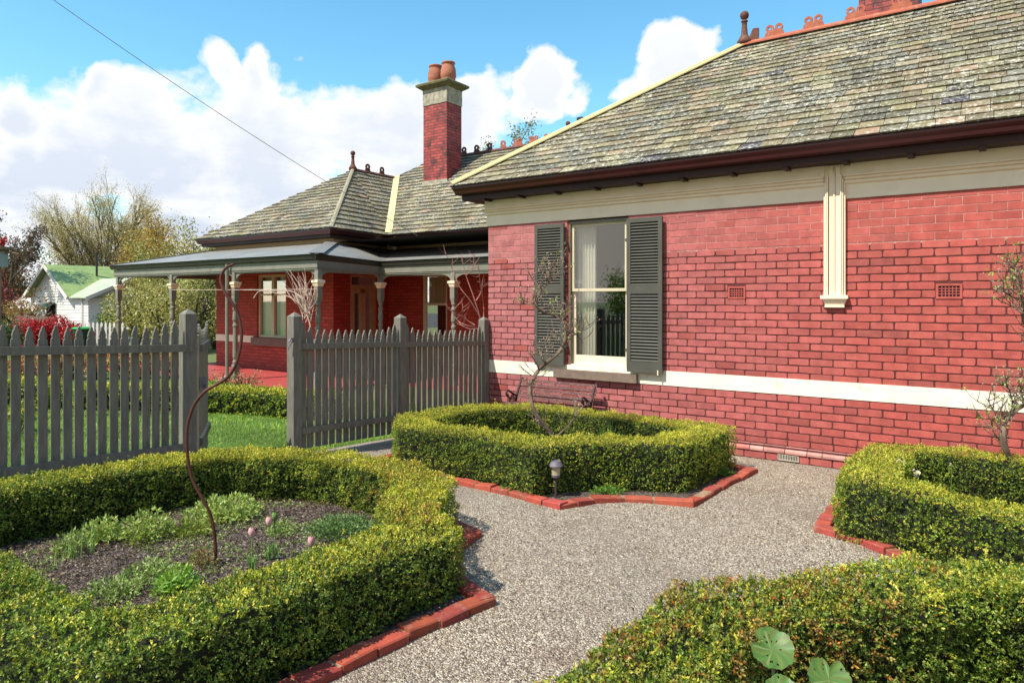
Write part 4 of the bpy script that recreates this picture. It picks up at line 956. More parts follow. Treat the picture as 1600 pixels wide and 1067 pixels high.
tuft(117, 880, 9, .30, 'tallest upright grass stems in the tulip bed', [(.25, .42, .12)])
tuft(88, 895, 5, .18, 'single thin grass stems at the left of the tulip bed', [(.28, .40, .14)])
tuft(145, 870, 7, .26, 'thin grass stems beside the bright leafy clump', [(.25, .42, .12)])
o = gpt(993, 700)
P = np.column_stack([2.85+RNG.normal(0, .05, 26), -1.75+RNG.normal(0, .05, 26), np.full(26, .08)]); V, C = blades(P, RNG.uniform(.38, .55, 26), .012, pal(26, [(.14, .30, .07), (.2, .38, .1)]), .25)
tag(np_mesh('bulb_leaves', V, 4, C, M['leaf'], org=(2.85, -1.75, .07)), 'upright strap leaves inside the centre hedge', 'plant')
# tulips
def tulip(px, py, k, label, col, gcol=(.2, .36, .1)):
    t = at(px, py, k); gzv = gz(0, t.y)+.02; root = empty('tulip', (t.x, t.y, gzv), label, 'tulip', 'pink tulips in the bed')
    B = MB(); B.col = (*gcol, 1); B.tube([(t.x, t.y, gzv), (t.x+.006, t.y, (t.z+gzv)/2), (t.x, t.y, t.z-.025)], .0038, 6); B.build('stem', M['leaf'], root)
    B = MB(); B.col = (*col, 1)
    for q, (rs, ph) in enumerate(((1.0, 0), (.9, .52))):
        for j3 in range(3):
            a0 = ph*2+j3*2.094; rows = []
            for j in range(9):
                f = j/8; r_ = (.003+.0155*math.sin(math.pi*min(.12+f*.74, 1))**.8)*rs; zz = t.z-.03+.054*f*(1 if q else .97); wd = 1.2*(1-max(0, f-.55)**1.5*2.6)
                rows.append([B.pt((t.x+math.cos(a0+wd*u)*r_, t.y+math.sin(a0+wd*u)*r_, zz-.004*abs(u)), (*[min(1, v*(.4+.6*f)+(.80, .72, .58)[i_]*(.6-.6*f)*(1 if col[0] > .5 else .3)) for i_, v in enumerate(col)], 1)) for u in (-1, -.5, 0, .5, 1)])
            for r0_, r1_ in zip(rows, rows[1:]):
                for i in range(4): B.f.append([r0_[i], r0_[i+1], r1_[i+1], r1_[i]])
    B.build('flower', M['petal'], root, smooth=True)
    P = np.array([[t.x, t.y, gzv]]*4)+RNG.normal(0, .008, (4, 3))*[1, 1, 0]; V, C = blades(P, np.array([.12, .15, .1, .13]), .022, pal(4, [gcol], .1), .6); np_mesh('leaves', V, 4, C, M['leaf'], root)
PK = (.86, .48, .54)
tulip(393, 829, 4.05, 'pale pink tulip furthest left of the three', PK); tulip(420, 812, 4.25, 'pink tulip beside a green bud, furthest back', PK); tulip(486, 843, 3.95, 'pink tulip on the right, nearest the ferny clump', (.85, .42, .55))
tulip(429, 805, 4.28, 'green unopened tulip bud beside the back pink tulip', (.2, .38, .08))
# white flowers in the right bed
for i, (px, py, k, lab) in enumerate(((1405, 722, 5.75, 'larger white bloom highest in the right hand hedge corner'), (1433, 740, 5.6, 'second white bloom lower right of the first'), (1414, 723, 5.8, 'tiny white bloom touching the larger one'), (1485, 725, 5.7, 'lone small white bloom against the inner hedge'), (1428, 734, 5.7, 'white bud between the two large blooms'))):
    t = at(px, py, k); n = 26 if i < 2 else 8; D = unit(RNG.normal(0, 1, (n, 3))+[0, 0, .3]); P = np.tile([t.x, t.y, t.z], (n, 1)); s = .032 if i < 2 else .016
    root = empty('white_flower', (t.x, t.y, gz(0, t.y)), lab, 'flower', 'white flowers behind the right hedge')
    V, C = leaves(P, D, s, s*.8, pal(n, [(.85, .83, .72), (.8, .76, .62)], .05), .2); np_mesh('petals', V, 4, C, M['petal'], root)
    B = MB(); B.col = (.12, .22, .05, 1); B.tube([(t.x, t.y, gz(0, t.y)), (t.x+.01, t.y, t.z)], .004, 5); B.build('stem', M['leaf'], root)
p = (6.05, -2.2); ferny(*p, .25, .18, 420, 'silvery leafed plant inside the right hand hedge', [(.30, .36, .27), (.22, .32, .16), (.38, .42, .33)], 'silver_leaf_plant', .03, group='plants inside the right hedge')
ferny(5.85, -1.9, .16, .3, 320, 'green stemmed plant below the white flowers', GR+FG, 'flowering_plant', .03, group='plants inside the right hedge')
# ground cover at the foot of the centre hedge
for i, (x, y, lab) in enumerate(((2.75, -3.2, 'low leafy weeds left of the garden lamp'), (3.45, -2.8, 'low leafy weeds right of the garden lamp'), (4.02, -1.3, 'grassy weeds at the right foot of the centre hedge'))):
    ferny(x, y, .16 if i < 2 else .10, .05, 170, lab, [(.10, .22, .03), (.16, .3, .05)], 'weeds', .03, group='weeds by the edging')
# big round leaves at the bottom right
def round_leaf(px, py, k, r, label, tilt, rot):
    c = at(px, py, k); root = empty('mallow_leaf', (c.x, c.y, gz(0, c.y)), label, 'leaf', 'large round leaves')
    n = Vector(tilt).normalized(); u = n.orthogonal().normalized(); w = n.cross(u); B = MB(); NS, NR = 56, 9; g = {}
    for j in range(NR+1):
        for i in range(NS):
            a = 2*math.pi*i/NS; f = j/NR; lob = 1-.05*abs(math.sin(a*2.5+rot))-.45*max(0, 1-abs(((a+math.pi) % (2*math.pi))-math.pi)/.30)*1.0
            rr = r*f*lob*(1+.03*math.sin(a*9)+.025*f*math.sin(a*23)); z = .08*r*f*f*math.cos(a*5+rot*2)*.6+.22*r*f*f
            vein = abs(math.sin(a*2.5+rot)) < .10
            cl = (.24, .29, .11) if vein and f < .85 else (.10+.02*math.sin(a*7+f*5), .18+.035*math.sin(a*11+f*9), .04)
            p_ = c+u*math.cos(a+rot)*rr+w*math.sin(a+rot)*rr+n*z; g[j, i] = B.pt(p_, (*cl, 1))
    random.seed(int(px)); holes = {(random.randint(3, 8), random.randint(0, NS-1)) for _ in range(13)}
    for j in range(NR):
        for i in range(NS):
            if (j, i) in holes: continue
            B.f.append([g[j, i], g[j, (i+1) % NS], g[j+1, (i+1) % NS], g[j+1, i]])
    B.build('blade', M['leaf'], root, smooth=True)
    B = MB(); B.col = (.28, .25, .12, 1); B.tube([(c.x+.1, c.y-.2, gz(0, c.y)), (c.x+.04, c.y-.08, (c.z+.3)/2), tuple(c)], [.006, .005, .004], 6); B.build('stalk', M['leaf'], root)
round_leaf(1206, 1015, 1.95, .062, 'larger round leaf with chewed holes in front of the near right hedge', (.25, -.55, .8), 2.3)
round_leaf(1295, 1062, 1.75, .055, 'lower round leaf cut by the bottom of the picture', (.3, -.5, .8), 1.0)
round_leaf(1222, 1082, 1.8, .045, 'lowest leaf tip peeping in below the larger round leaf', (.2, -.5, .8), 4.0)

# ------------------------------------------------------------------ rusty pole, lamp, bench
pts = [(337, 892), (337, 862), (336, 842), (333, 820), (327, 799), (316, 778), (304, 757), (297, 735), (293, 711), (291.5, 690), (293, 665), (300, 640), (309, 624), (322, 610), (340, 600), (355, 590), (367, 573), (374, 550), (377.5, 527), (376, 507), (371, 488), (362, 472), (352, 458), (346, 444), (345, 434), (349, 424), (356, 416.5), (366, 412.5)]
P = [at(a, b, 4.17) for a, b in pts]; P[0].z = gz(0, P[0].y)-.05
Q = []
for i in range(len(P)-1):
    p0, p1, p2, p3 = P[max(i-1, 0)], P[i], P[i+1], P[min(i+2, len(P)-1)]
    for t in (0, .33, .66): Q.append(.5*((2*p1)+(p2-p0)*t+(2*p0-5*p1+4*p2-p3)*t*t+(3*p1-p0-3*p2+p3)*t**3))
Q.append(P[-1]); B = MB(); B.tube(Q, [.0095]*(len(Q)-12)+[.0095-.003*i/12 for i in range(12)], 10)
tag(B.build('rusty_garden_pole', M['rust'], smooth=True, org=tuple(P[0])), 'curly rusty steel pole rising from the tulip bed before the gateway', 'garden ornament')
lx, ly = 3.14, -3.17; lz = gz(0, ly)
lamp = empty('solar_lamp', (lx, ly, lz), 'small grey solar stake lamp at the corner of the centre hedge', 'garden lamp')
B = MB(); B.lathe((lx, ly, lz), [(.012, -.03), (.012, .19)], 10); B.build('stake', M['solar_d'], lamp)
B = MB(); B.lathe((lx, ly, lz), [(.02, .185), (.036, .195), (.04, .215), (.036, .215)], 16); B.build('cup', M['solar'], lamp)
B = MB(); B.lathe((lx, ly, lz), [(.036, .213), (.042, .29)], 16); B.build('lens', M['glass_lamp'], lamp)
B = MB(); B.lathe((lx, ly, lz), [(.062, .288), (.064, .296), (.046, .33), (.044, .336), (.02, .338)], 18); B.build('lid', M['solar'], lamp)
# bench
bn = empty('garden_bench', (1.3, -.4, .02), 'weathered maroon slatted bench with scrolled iron ends under the window', 'bench')
def bench_end(x):
    B = MB(); Y0 = -.10
    back = [(-.02, 0), (-.05, .3), (-.16, .42), (-.14, .50), (-.10, .58), (-.055, .66), (-.02, .71), (.005, .725), (.015, .70)]
    B.tube([(x, Y0+u-.05, .02+v) for u, v in back], .017, 7)
    B.tube([(x, Y0-.16-.05+u, .02+v) for u, v in [(0, .42), (-.1, .39), (-.28, .39), (-.36, .37), (-.38, .3), (-.36, .0)]], .016, 7)
    arm = [(-.17, .49), (-.25, .52), (-.32, .56), (-.37, .585), (-.41, .575), (-.42, .54), (-.40, .515), (-.375, .525)]
    B.tube([(x, Y0-.03+u, .02+v) for u, v in arm], .015, 7)
    B.tube([(x, Y0-.03+u, .02+v) for u, v in [(-.39, .53), (-.35, .47), (-.37, .42), (-.42, .40), (-.47, .385), (-.49, .36)]], .012, 6)
    sp = [(-.28+.045*math.cos(t)*(1-t/14), .475+.045*math.sin(t)*(1-t/14)) for t in [i*.5 for i in range(22)]]
    B.tube([(x, Y0-.03+u, .02+v) for u, v in sp], .007, 5)
    for s0 in ((-.22, .44), (-.33, .45)):
        sp = [(s0[0]+.03*math.cos(t)*(1-t/12), s0[1]+.03*math.sin(t)*(1-t/12)) for t in [i*.5 for i in range(18)]]
        B.tube([(x, Y0-.03+u, .02+v) for u, v in sp], .006, 5)
    B.build('iron_end', M['iron'], bn, smooth=True)
bench_end(.73); bench_end(1.93)
for y_, z_ in ((-.185, .74), (-.212, .683), (-.243, .625), (-.272, .568), (-.298, .515)):
    B = MB(); B.hexa([(.7, y_-.010, z_-.036), (1.96, y_-.010, z_-.036), (1.96, y_+.006, z_-.040), (.7, y_+.006, z_-.040), (.7, y_+.008, z_), (1.96, y_+.008, z_), (1.96, y_+.024, z_-.006), (.7, y_+.024, z_-.006)]); B.build('back_slat', M['slat'], bn)
for i in range(6):
    y_ = -.36-.052*i; B = MB(); B.box(.7, 1.96, y_-.02, y_+.02, .425, .445); B.build('seat_slat', M['slat'], bn)

# ------------------------------------------------------------------ trees
class Tree:
    def __init__(s): s.B = MB(); s.tips = []
    def br(s, p, d, L_, r, lev, maxl, spread, up, nseg=4, kids=3, sides=5, gn=.12, shrink=.68, start=.3):
        p = Vector(p); d = Vector(d).normalized(); pts = [p.copy()]; rr = [r]; dirs = [d.copy()]
        for i in range(nseg):
            d = (d+Vector((R(-gn, gn), R(-gn, gn), R(-gn, gn)*.6+up))).normalized(); p = p+d*L_/nseg; pts.append(p.copy()); rr.append(r*(1-.55*(i+1)/nseg)); dirs.append(d.copy())
        s.B.tube(pts, rr, max(3, sides-lev), cap=lev == 0)
        if lev >= maxl:
            s.tips += [(pts[j], dirs[j]) for j in range(1, nseg+1)]; return
        for k in range(kids):
            f = start+(1-start)*(k+R(.2, .9))/kids; j = min(int(f*nseg), nseg-1); q = pts[j].lerp(pts[j+1], f*nseg-j); dd = dirs[j]
            s_ = dd.orthogonal().normalized(); s_.rotate(__import__('mathutils').Quaternion(dd, R(0, 6.283)))
            nd_ = (dd+s_*R(spread*.6, spread*1.2)).normalized(); s.br(q, nd_, L_*shrink*R(.75, 1.15), rr[j]*.62, lev+1, maxl, spread, up, max(2, nseg-1), kids, sides, gn*1.2, shrink, start)
        s.tips.append((pts[-1], dirs[-1]))
def tree_obj(name, base, label, t, bark, leafn, leafs, cols, cat='tree', group=None, jit=.1, crown='crown', trunk='trunk'):
    root = empty(name, base, label, cat, group); t.B.build(trunk, bark, root)
    if leafn:
        T = np.array([tuple(p) for p, d in t.tips]); k = RNG.integers(0, len(T), leafn); P = T[k]+RNG.normal(0, jit, (leafn, 3)); D = RNG.normal(0, 1, (leafn, 3))
        V, C = leaves(P, D, RNG.uniform(.6, 1.2, leafn)*leafs, leafs*.55, pal(leafn, cols, .15)); np_mesh(crown, V, 4, C, M['leaf'], root)
    return root
# big bare multi-stemmed tree with yellow spring growth
c = at(165, 500, 62); c.z = 0; t = Tree()
NL = 26
for i in range(NL):
    a = i*2.39996; f = ((i+.5)/NL)**.5; el = f*1.30; rx = 4.3*math.sin(el); tz = 3.4+6.3*math.cos(el)**.7; q = c+Vector((math.cos(a), math.sin(a), 0))*R(.2, 1.3)
    T_ = Vector((math.cos(a)*rx, math.sin(a)*rx, tz*R(.93, 1.04))); lim = [q+Vector((T_.x*t_**1.75, T_.y*t_**1.75, T_.z*t_**.92))+Vector((R(-.12, .12), R(-.12, .12), 0))*(t_ > 0) for t_ in [j/9 for j in range(10)]]
    t.B.tube(lim, [.14*(1-.85*j/9) for j in range(10)], 5)
    for m_ in range(13):
        tt = R(.30, .97)*9; j = int(tt); p_ = lim[j].lerp(lim[min(j+1, 9)], tt-j); dd = (lim[min(j+1, 9)]-lim[max(j-1, 0)]).normalized()
        out_ = Vector((p_.x-c.x, p_.y-c.y, 0)); out_ = out_.normalized() if out_.length > .1 else Vector((1, 0, 0))
        d0 = (dd*.8+out_*R(-.1, .5)+Vector((R(-.6, .6), R(-.6, .6), R(.3, .9)))).normalized()
        t.br(p_, d0, R(1.5, 2.9), .045, 2, 4, .50, .03, 4, 4, 5, .10, .50, .3)
    t.tips.append((lim[-1], Vector((0, 0, 1))))
t.tips = [q for q in t.tips if math.hypot(q[0].x-c.x, q[0].y-c.y) > 2.9 or q[0].z > 7.4 or R(0, 1) < .3]
tree_obj('bare_tree', tuple(c), 'huge bare rounded tree with pale yellow spring buds behind the white cottage', t, M['bark_g'], 72000, .095, [(.62, .54, .27), (.68, .60, .33), (.52, .47, .24), (.44, .34, .16)], jit=.22)
# gum on the far left
c = at(2, 500, 42); c.z = 0; t = Tree()
for a, sp in ((2.5, .2), (.6, .22), (4.0, .15)): t.br(c, (math.cos(a)*sp, math.sin(a)*sp, 1), 4.4, .15, 0, 3, .55, .05, 5, 3, 6, .14, .46, .5)
tree_obj('gum_tree', tuple(c), 'dark gum tree at the left edge with purplish olive leaf clumps', t, M['bark_d'], 5200, .16, [(.10, .075, .055), (.14, .095, .07), (.18, .10, .085), (.08, .09, .05)], jit=.20)
# brown bare woodland behind
for i, (px, k, h, lab) in enumerate(((-40, 58, 4.5, 'bare brown tree behind the gum at the picture edge'), (18, 60, 4.6, 'bare brown tree between the gum tree and the cottage'), (62, 66, 4.6, 'slender bare tree behind the cottage gable'), (-10, 70, 5.0, 'tall bare brown tree furthest back on the left'))):
    c = at(px, 500, k); c.z = 0; t = Tree()
    for a in range(4): an = a*1.6+R(0, 1); t.br(c+Vector((math.cos(an), math.sin(an), 0))*.6, (math.cos(an)*.5, math.sin(an)*.5, 1), h*.75, .13, 0, 3, .6, .03, 5, 4, 5, .12, .66, .15)
    tree_obj('woodland_tree', tuple(c), lab, t, M['bark_d'], 5000, .22, [(.13, .08, .035), (.18, .10, .04), (.11, .09, .04), (.20, .13, .05)], group='bare trees in the background', jit=.45)
# autumn toned trees right of it
c = at(264, 500, 40); c.z = 0; t = Tree()
for a, sp in ((1.0, .35), (3.2, .4), (5.2, .3)): t.br(c, (math.cos(a)*sp, math.sin(a)*sp, 1), 3.5, .14, 0, 3, .65, .03, 5, 4, 5, .15, .62, .3)
tree_obj('golden_tree', tuple(c), 'golden brown leafed tree above the verandah roof', t, M['bark_d'], 15000, .14, [(.48, .29, .06), (.38, .24, .05), (.52, .36, .09), (.30, .22, .05)], jit=.3)
c = at(311, 500, 34); c.z = 0; t = Tree()
for a, sp in ((0.4, .45), (2.2, .35), (4.2, .5), (5.3, .3)): t.br(c, (math.cos(a)*sp, math.sin(a)*sp, 1), 3.0, .13, 0, 3, .7, .03, 5, 4, 5, .18, .64, .3)
tree_obj('olive_tree', tuple(c), 'olive green leafy tree between the golden tree and the far eave', t, M['bark_d'], 8000, .13, [(.32, .33, .09), (.42, .40, .13), (.18, .20, .06), (.50, .46, .20)], jit=.22)
c = at(838, 300, 34); c.z = 0; t = Tree(); 
for a, sp in ((0.4, .25), (2.6, .25), (4.4, .2)): t.br(c, (math.cos(a)*sp, math.sin(a)*sp, 1), 7.6, .16, 0, 3, .5, .03, 6, 5, 5, .1, .36, .6)
tree_obj('feathery_tree', tuple(c), 'feathery tree top showing above the far ridge tiles', t, M['bark_g'], 5200, .12, [(.22, .26, .09), (.28, .30, .12), (.15, .19, .07)], jit=.16)
def shrub(c, r, h, n, lf, cols, label, name='shrub', group=None, cat='shrub', z0=0.0):
    root = empty(name, (c[0], c[1], z0), label, cat, group); B = MB()
    for i in range(9): a = R(0, 6.28); q = R(.3, .8); B.tube([(c[0], c[1], z0), (c[0]+math.cos(a)*r*q*.5, c[1]+math.sin(a)*r*q*.5, z0+h*.5), (c[0]+math.cos(a)*r*q, c[1]+math.sin(a)*r*q, z0+h*R(.6, .9))], [.03*h, .02*h, .008*h], 5)
    B.build('stems', M['bark_d'], root)
    bl = [(RNG.normal(0, .45, 3), R(.35, .6)) for _ in range(16)]; P = []
    for (o, s) in bl:
        m_ = n//16; D = unit(RNG.normal(0, 1, (m_, 3))); rr = (.55+.45*RNG.random((m_, 1))); q = (o*np.array([1, 1, .7])+D*s*rr)
        P.append(np.column_stack([c[0]+q[:, 0]*r*.8, c[1]+q[:, 1]*r*.8, z0+h*.55+q[:, 2]*h*.55]))
    P = np.concatenate(P); P[:, 2] = np.maximum(P[:, 2], z0+.03); V, C = leaves(P, RNG.normal(0, 1, (len(P), 3))+[0, 0, .4], RNG.uniform(.6, 1.2, len(P))*lf, lf*.5, pal(len(P), cols, .15)); np_mesh('leaves', V, 4, C, M['leaf'], root)
OL = [(.50, .44, .14), (.38, .35, .10), (.60, .54, .24), (.24, .24, .07), (.16, .17, .05)]
for px, k, r, h, lab in ((215, 27, 1.3, 2.3, 'variegated golden shrub seen between the first two verandah posts'), (250, 25, 1.3, 2.5, 'golden olive shrub directly behind the second verandah post'), (300, 24, 1.4, 2.5, 'olive shrub between the second post and the brick corner'), (335, 26, 1.2, 2.6, 'dark olive shrub against the brick corner of the house')):
    c = at(px, 500, k); shrub((c.x, c.y), r, h, 5200, .10, OL if px < 320 else [(.2, .22, .06), (.10, .13, .04), (.07, .09, .03)], lab, group='tall shrubs behind the verandah')
c = at(175, 500, 31); shrub((c.x, c.y), .6, 1.6, 1400, .10, [(.08, .18, .03), (.12, .24, .04)], 'small bright green shrub at the cottage wall', group='shrubs by the cottage')
c = at(12, 500, 24); shrub((c.x, c.y), 1.0, 1.1, 2000, .09, [(.05, .10, .03), (.08, .14, .04)], 'dark green bush low at the left edge', group='shrubs by the cottage')
c = at(30, 500, 30); shrub((c.x, c.y), 1.6, 1.9, 2600, .11, [(.30, .2, .07), (.35, .3, .08), (.3, .1, .07)], 'russet and yellow bush behind the dark green one', group='shrubs by the cottage')
c = at(3, 480, 33); shrub((c.x, c.y), 1.0, 3.1, 2400, .12, [(.30, .05, .05), (.22, .06, .05), (.36, .1, .08)], 'dark red leafed tree at the left edge', 'red_leaf_tree', cat='tree')
RD = [(.42, .02, .03), (.5, .03, .04), (.33, .015, .025)]
for i, (px, r, h, lab) in enumerate(((76, 1.3, 1.22, 'crimson weeping maple, left mound'), (112, 1.15, .98, 'crimson weeping maple, lower right mound'))):
    c = at(px, 500, 25.6); shrub((c.x, c.y), r, h, 5200, .09, RD, lab, 'red_maple', 'red maples in front of the cottage')
# flowers beyond the lawn hedge
for i in range(7):
    px = 30+40*i; c = at(px, 560, 15.2+.2*i); c.z = 0
    shrub((c.x, c.y), .62, .72, 2600, .055, [(.62, .13, .15), (.7, .25, .25), (.30, .30, .06), (.16, .22, .05), (.75, .4, .38)] if i % 2 else [(.6, .08, .1), (.5, .4, .06), (.2, .28, .05)], ['pink azalea at the far left behind the pickets', 'red and yellow flowering bush second from the left behind the pickets', 'pink azalea third from the left behind the pickets', 'red and yellow bush in the middle of the flower row', 'pink azalea right of the middle of the flower row', 'red and yellow bush next to last in the flower row', 'pink azalea at the right end of the flower row near the post'][i], 'azalea', 'flowering bushes behind the left fence')
c = at(30, 665, 8.6); shrub((c.x, c.y), .3, .4, 900, .045, YG+GR, 'small yellow green bush on the lawn at far left', 'small_bush', z0=gz(0, c.y))
for px, py, k, lab, cl in ((345, 603, 12.9, 'leafy green plant with red shoots at the foot of the downpipe', [(.12, .26, .05), (.18, .3, .07), (.4, .12, .08)]), (385, 600, 12.7, 'thin rose bush with pink shoots right of the downpipe', [(.5, .25, .2), (.4, .15, .13), (.2, .25, .07)])):
    c = at(px, 588, k); shrub((c.x, c.y), .38, .55, 420, .05, cl, lab, 'rose_bush', 'roses by the verandah post')

# twisted tree in the centre bed
def catm(P, n=4):
    Q = []
    for i in range(len(P)-1):
        p0, p1, p2, p3 = P[max(i-1, 0)], P[i], P[i+1], P[min(i+2, len(P)-1)]
        for j in range(n): t = j/n; Q.append(.5*((2*p1)+(p2-p0)*t+(2*p0-5*p1+4*p2-p3)*t*t+(3*p1-p0-3*p2+p3)*t**3))
    return Q+[P[-1]]
def twisted(name, trunk, k, subs, label, r0, r1, ntw, ccols, kj=.05, extra=0):
    P = [at(a, b, k+kj*math.sin(i*1.3)) for i, (a, b) in enumerate(trunk)]; P[0].z = gz(0, P[0].y)-.03
    root = empty(name, tuple(P[0]), label, 'tree'); B = MB(); Q = catm(P); n = len(Q)
    B.tube(Q, [(r0+(r1-r0)*i/(n-1))*R(.86, 1.16) for i in range(n)], 8)
    n2 = int(n*.85); B.tube([Q[i]+Vector((.022*math.sin(i*.35), .02*math.cos(i*.35), 0)) for i in range(n2)], [(r0*.55*(1-.7*i/n2))*R(.9, 1.15)+.002 for i in range(n2)], 6)
    tips = []
    lines = [(Q, r0, r1)]
    for sub in subs:
        S = catm([at(a, b, k+kj*math.sin(j*2.1+sub[0][0])) for j, (a, b) in enumerate(sub)], 3); B.tube(S, [.009-.0065*i/(len(S)-1) for i in range(len(S))], 6); lines.append((S, .009, .003))
    for (S, a, b) in lines:
        m_ = max(3, int(ntw*len(S)/len(Q)))
        for _ in range(m_):
            i = random.randint(int(len(S)*.25), len(S)-1); p = S[i]; d = Vector((R(-1, 1), R(-1, 1), R(.0, 1.1))).normalized(); L_ = R(.06, .27); pts = [p]
            for q in range(4): d = (d+Vector((R(-.3, .3), R(-.3, .3), R(-.1, .35)))).normalized(); pts.append(pts[-1]+d*L_/4)
            B.tube(pts, [.0045, .0038, .003, .0024, .0018], 4); tips += [(pts[-1], d), (pts[2], d)]
            if R(0, 1) < .5:
                d2 = (d+Vector((R(-1, 1), R(-1, 1), R(-.2, .8)))).normalized(); e = [pts[2], pts[2]+d2*L_*.3, pts[2]+d2*L_*.5+Vector((0, 0, .02))]; B.tube(e, [.003, .0024, .0016], 4); tips.append((e[-1], d2))
    B.build('trunk', M['bark'], root, smooth=True)
    T = np.array([tuple(p) for p, d in tips]); P1 = np.repeat(T, 3, 0)+RNG.normal(0, .004, (len(T)*3, 3)); V, C = leaves(P1, RNG.normal(0, 1, (len(P1), 3))+[0, 0, .8], .017, .009, pal(len(P1), ccols, .1), .2); np_mesh('buds', V, 4, C, M['leaf'], root)
    nl = 26+extra; kk = RNG.integers(0, len(T), nl); P2 = np.repeat(T[kk], 6, 0)+RNG.normal(0, .012, (nl*6, 3)); V, C = leaves(P2, RNG.normal(0, 1, (len(P2), 3)), .028, .016, pal(len(P2), [(.32, .46, .08), (.42, .52, .12), (.24, .38, .06)], .1), .2); np_mesh('leaves', V, 4, C, M['leaf'], root)
BUD = [(.62, .5, .42), (.5, .42, .25), (.45, .3, .25)]
twisted('twisted_tree', [(868, 726), (867, 700), (865, 683), (844.5, 656), (832.5, 635), (828, 605), (837, 584), (852, 569), (876, 548), (883.5, 524), (879, 500), (865, 493), (852, 489.5), (840, 480), (836, 467), (846, 453.5), (858, 440), (859.5, 425), (867, 406)], 7.35,
        [[(867, 684), (885, 668), (897, 652), (901, 636)], [(842, 577), (834, 560), (826, 551)], [(876, 548), (890, 530), (905, 518), (920, 508)], [(883, 524), (897, 520), (912, 536)], [(879, 500), (885, 482), (893, 470)], [(840, 480), (828, 476), (815, 472)], [(858, 440), (868, 432), (877, 420)], [(858, 440), (849, 428), (843, 412)], [(852, 569), (846, 550), (853, 535)], [(846, 453), (838, 442), (829, 434)], [(865, 684), (850, 668), (838, 660)]],
        'leafless twisting tree with swollen buds inside the centre hedge before the window', .023, .006, 85, BUD)
twisted('twisted_tree', [(1606, 772), (1600, 745), (1583, 725), (1572, 700), (1568, 672), (1572, 655), (1584, 642), (1600, 632), (1618, 615), (1628, 585), (1618, 550), (1604, 520), (1600, 490), (1596, 460), (1590, 435), (1586, 415)], 6.0,
        [[(1569, 680), (1560, 660), (1552, 640), (1541, 622)], [(1584, 642), (1580, 620), (1575, 605), (1562, 600)], [(1572, 700), (1560, 685), (1548, 668)], [(1600, 632), (1596, 610), (1592, 592)], [(1596, 470), (1578, 462), (1565, 455), (1552, 458)], [(1600, 490), (1588, 484), (1580, 478)], [(1594, 450), (1584, 440), (1577, 420)]],
        'twisted leafless tree cut by the right edge of the picture', .024, .008, 110, [(.55, .55, .42), (.42, .45, .3), (.5, .4, .3)], extra=50)
# pale vine on the verandah corner and its wire
root = empty('bare_vine', (-5.0, .6, .04), 'pale bare vine trained up the corner verandah post and along the wire', 'vine'); B = MB(); k = 13.75
B.tube(catm([at(489, 590, k), at(488, 540, k), at(485, 510, k), at(480, 492, k), at(473, 470, k), at(462, 458, k)], 4), .016, 6)
for i in range(40):
    x0, y0 = R(472, 488), R(460, 505); tx, ty = R(438, 500), R(418, 462); mx = (x0+tx)/2+R(-6, 6); my = (y0+ty)/2+R(-3, 8)
    B.tube(catm([at(x0, y0, k), at(mx, my, k+R(-.15, .15)), at(tx, ty, k+R(-.25, .2))], 3), [.0085-.0009*j for j in range(7)], 5)
B.tube(catm([at(478, 486, k), at(460, 468, k), at(440, 460, k), at(420, 456, k), at(405, 455, k), at(396, 466, k)], 4), .010, 5)
B.tube(catm([at(478, 470, k), at(458, 456, k), at(430, 454, k), at(400, 453, k), at(380, 453, k)], 4), .010, 5)
B.build('stems', M['vine'], root)
B = MB(); B.tube([at(268, 453, 16.9), at(366, 453, 15.4), at(497, 452, 13.8)], .006, 4); tag(B.build('wire', M['vine']), 'pale wire stretched between the verandah posts', 'wire')
# bare red-twigged shrub by the wall
root = empty('bare_shrub', tuple(at(752, 560, 11.6)), 'bare reddish shrub growing beside the corner of the near brick wall', 'shrub'); B = MB(); k = 11.6
W0[root.name].z = 0; root.location.z = 0
for ln in ([(753, 590), (752, 510), (742, 470), (728, 430), (722, 402)], [(753, 500), (735, 470), (718, 448), (707, 420), (697, 398)], [(754, 520), (756, 480), (750, 440), (748, 415)], [(745, 512), (728, 508), (714, 500), (708, 485), (714, 478)], [(742, 508), (730, 500), (722, 490), (724, 480)], [(744, 470), (752, 455), (756, 430)], [(728, 430), (738, 420), (741, 400)], [(746, 514), (734, 514), (720, 507), (712, 496)]):
    S = catm([at(a, b, k+R(-.1, .1)) for a, b in ln], 4); B.tube(S, [.013-.010*i/(len(S)-1) for i in range(len(S))], 5)
    for _ in range(9):
        p = random.choice(S[len(S)//2:]); d = Vector((R(-1, 1), R(-1, 1), R(-.2, 1))); B.tube([p, p+d*.1, p+d*.17+Vector((0, 0, .03))], [.004, .003, .002], 4)
B.build('stems', M['redtwig'], root)

# ------------------------------------------------------------------ overhead cable, neighbours
a = at(60, -31, 14); b_ = Vector((-5.75, 4.62, 3.5)); B = MB(); pts = []
a = at(-150, -170, 13)
for i in range(31): t = i/30; p = a.lerp(b_, t); p.z -= .9*4*t*(1-t)*.28; pts.append(p)
B.tube(pts, .0075, 5); tag(B.build('overhead_cable', M['cable']), 'thin service cable slanting down across the sky to the far eave', 'cable')

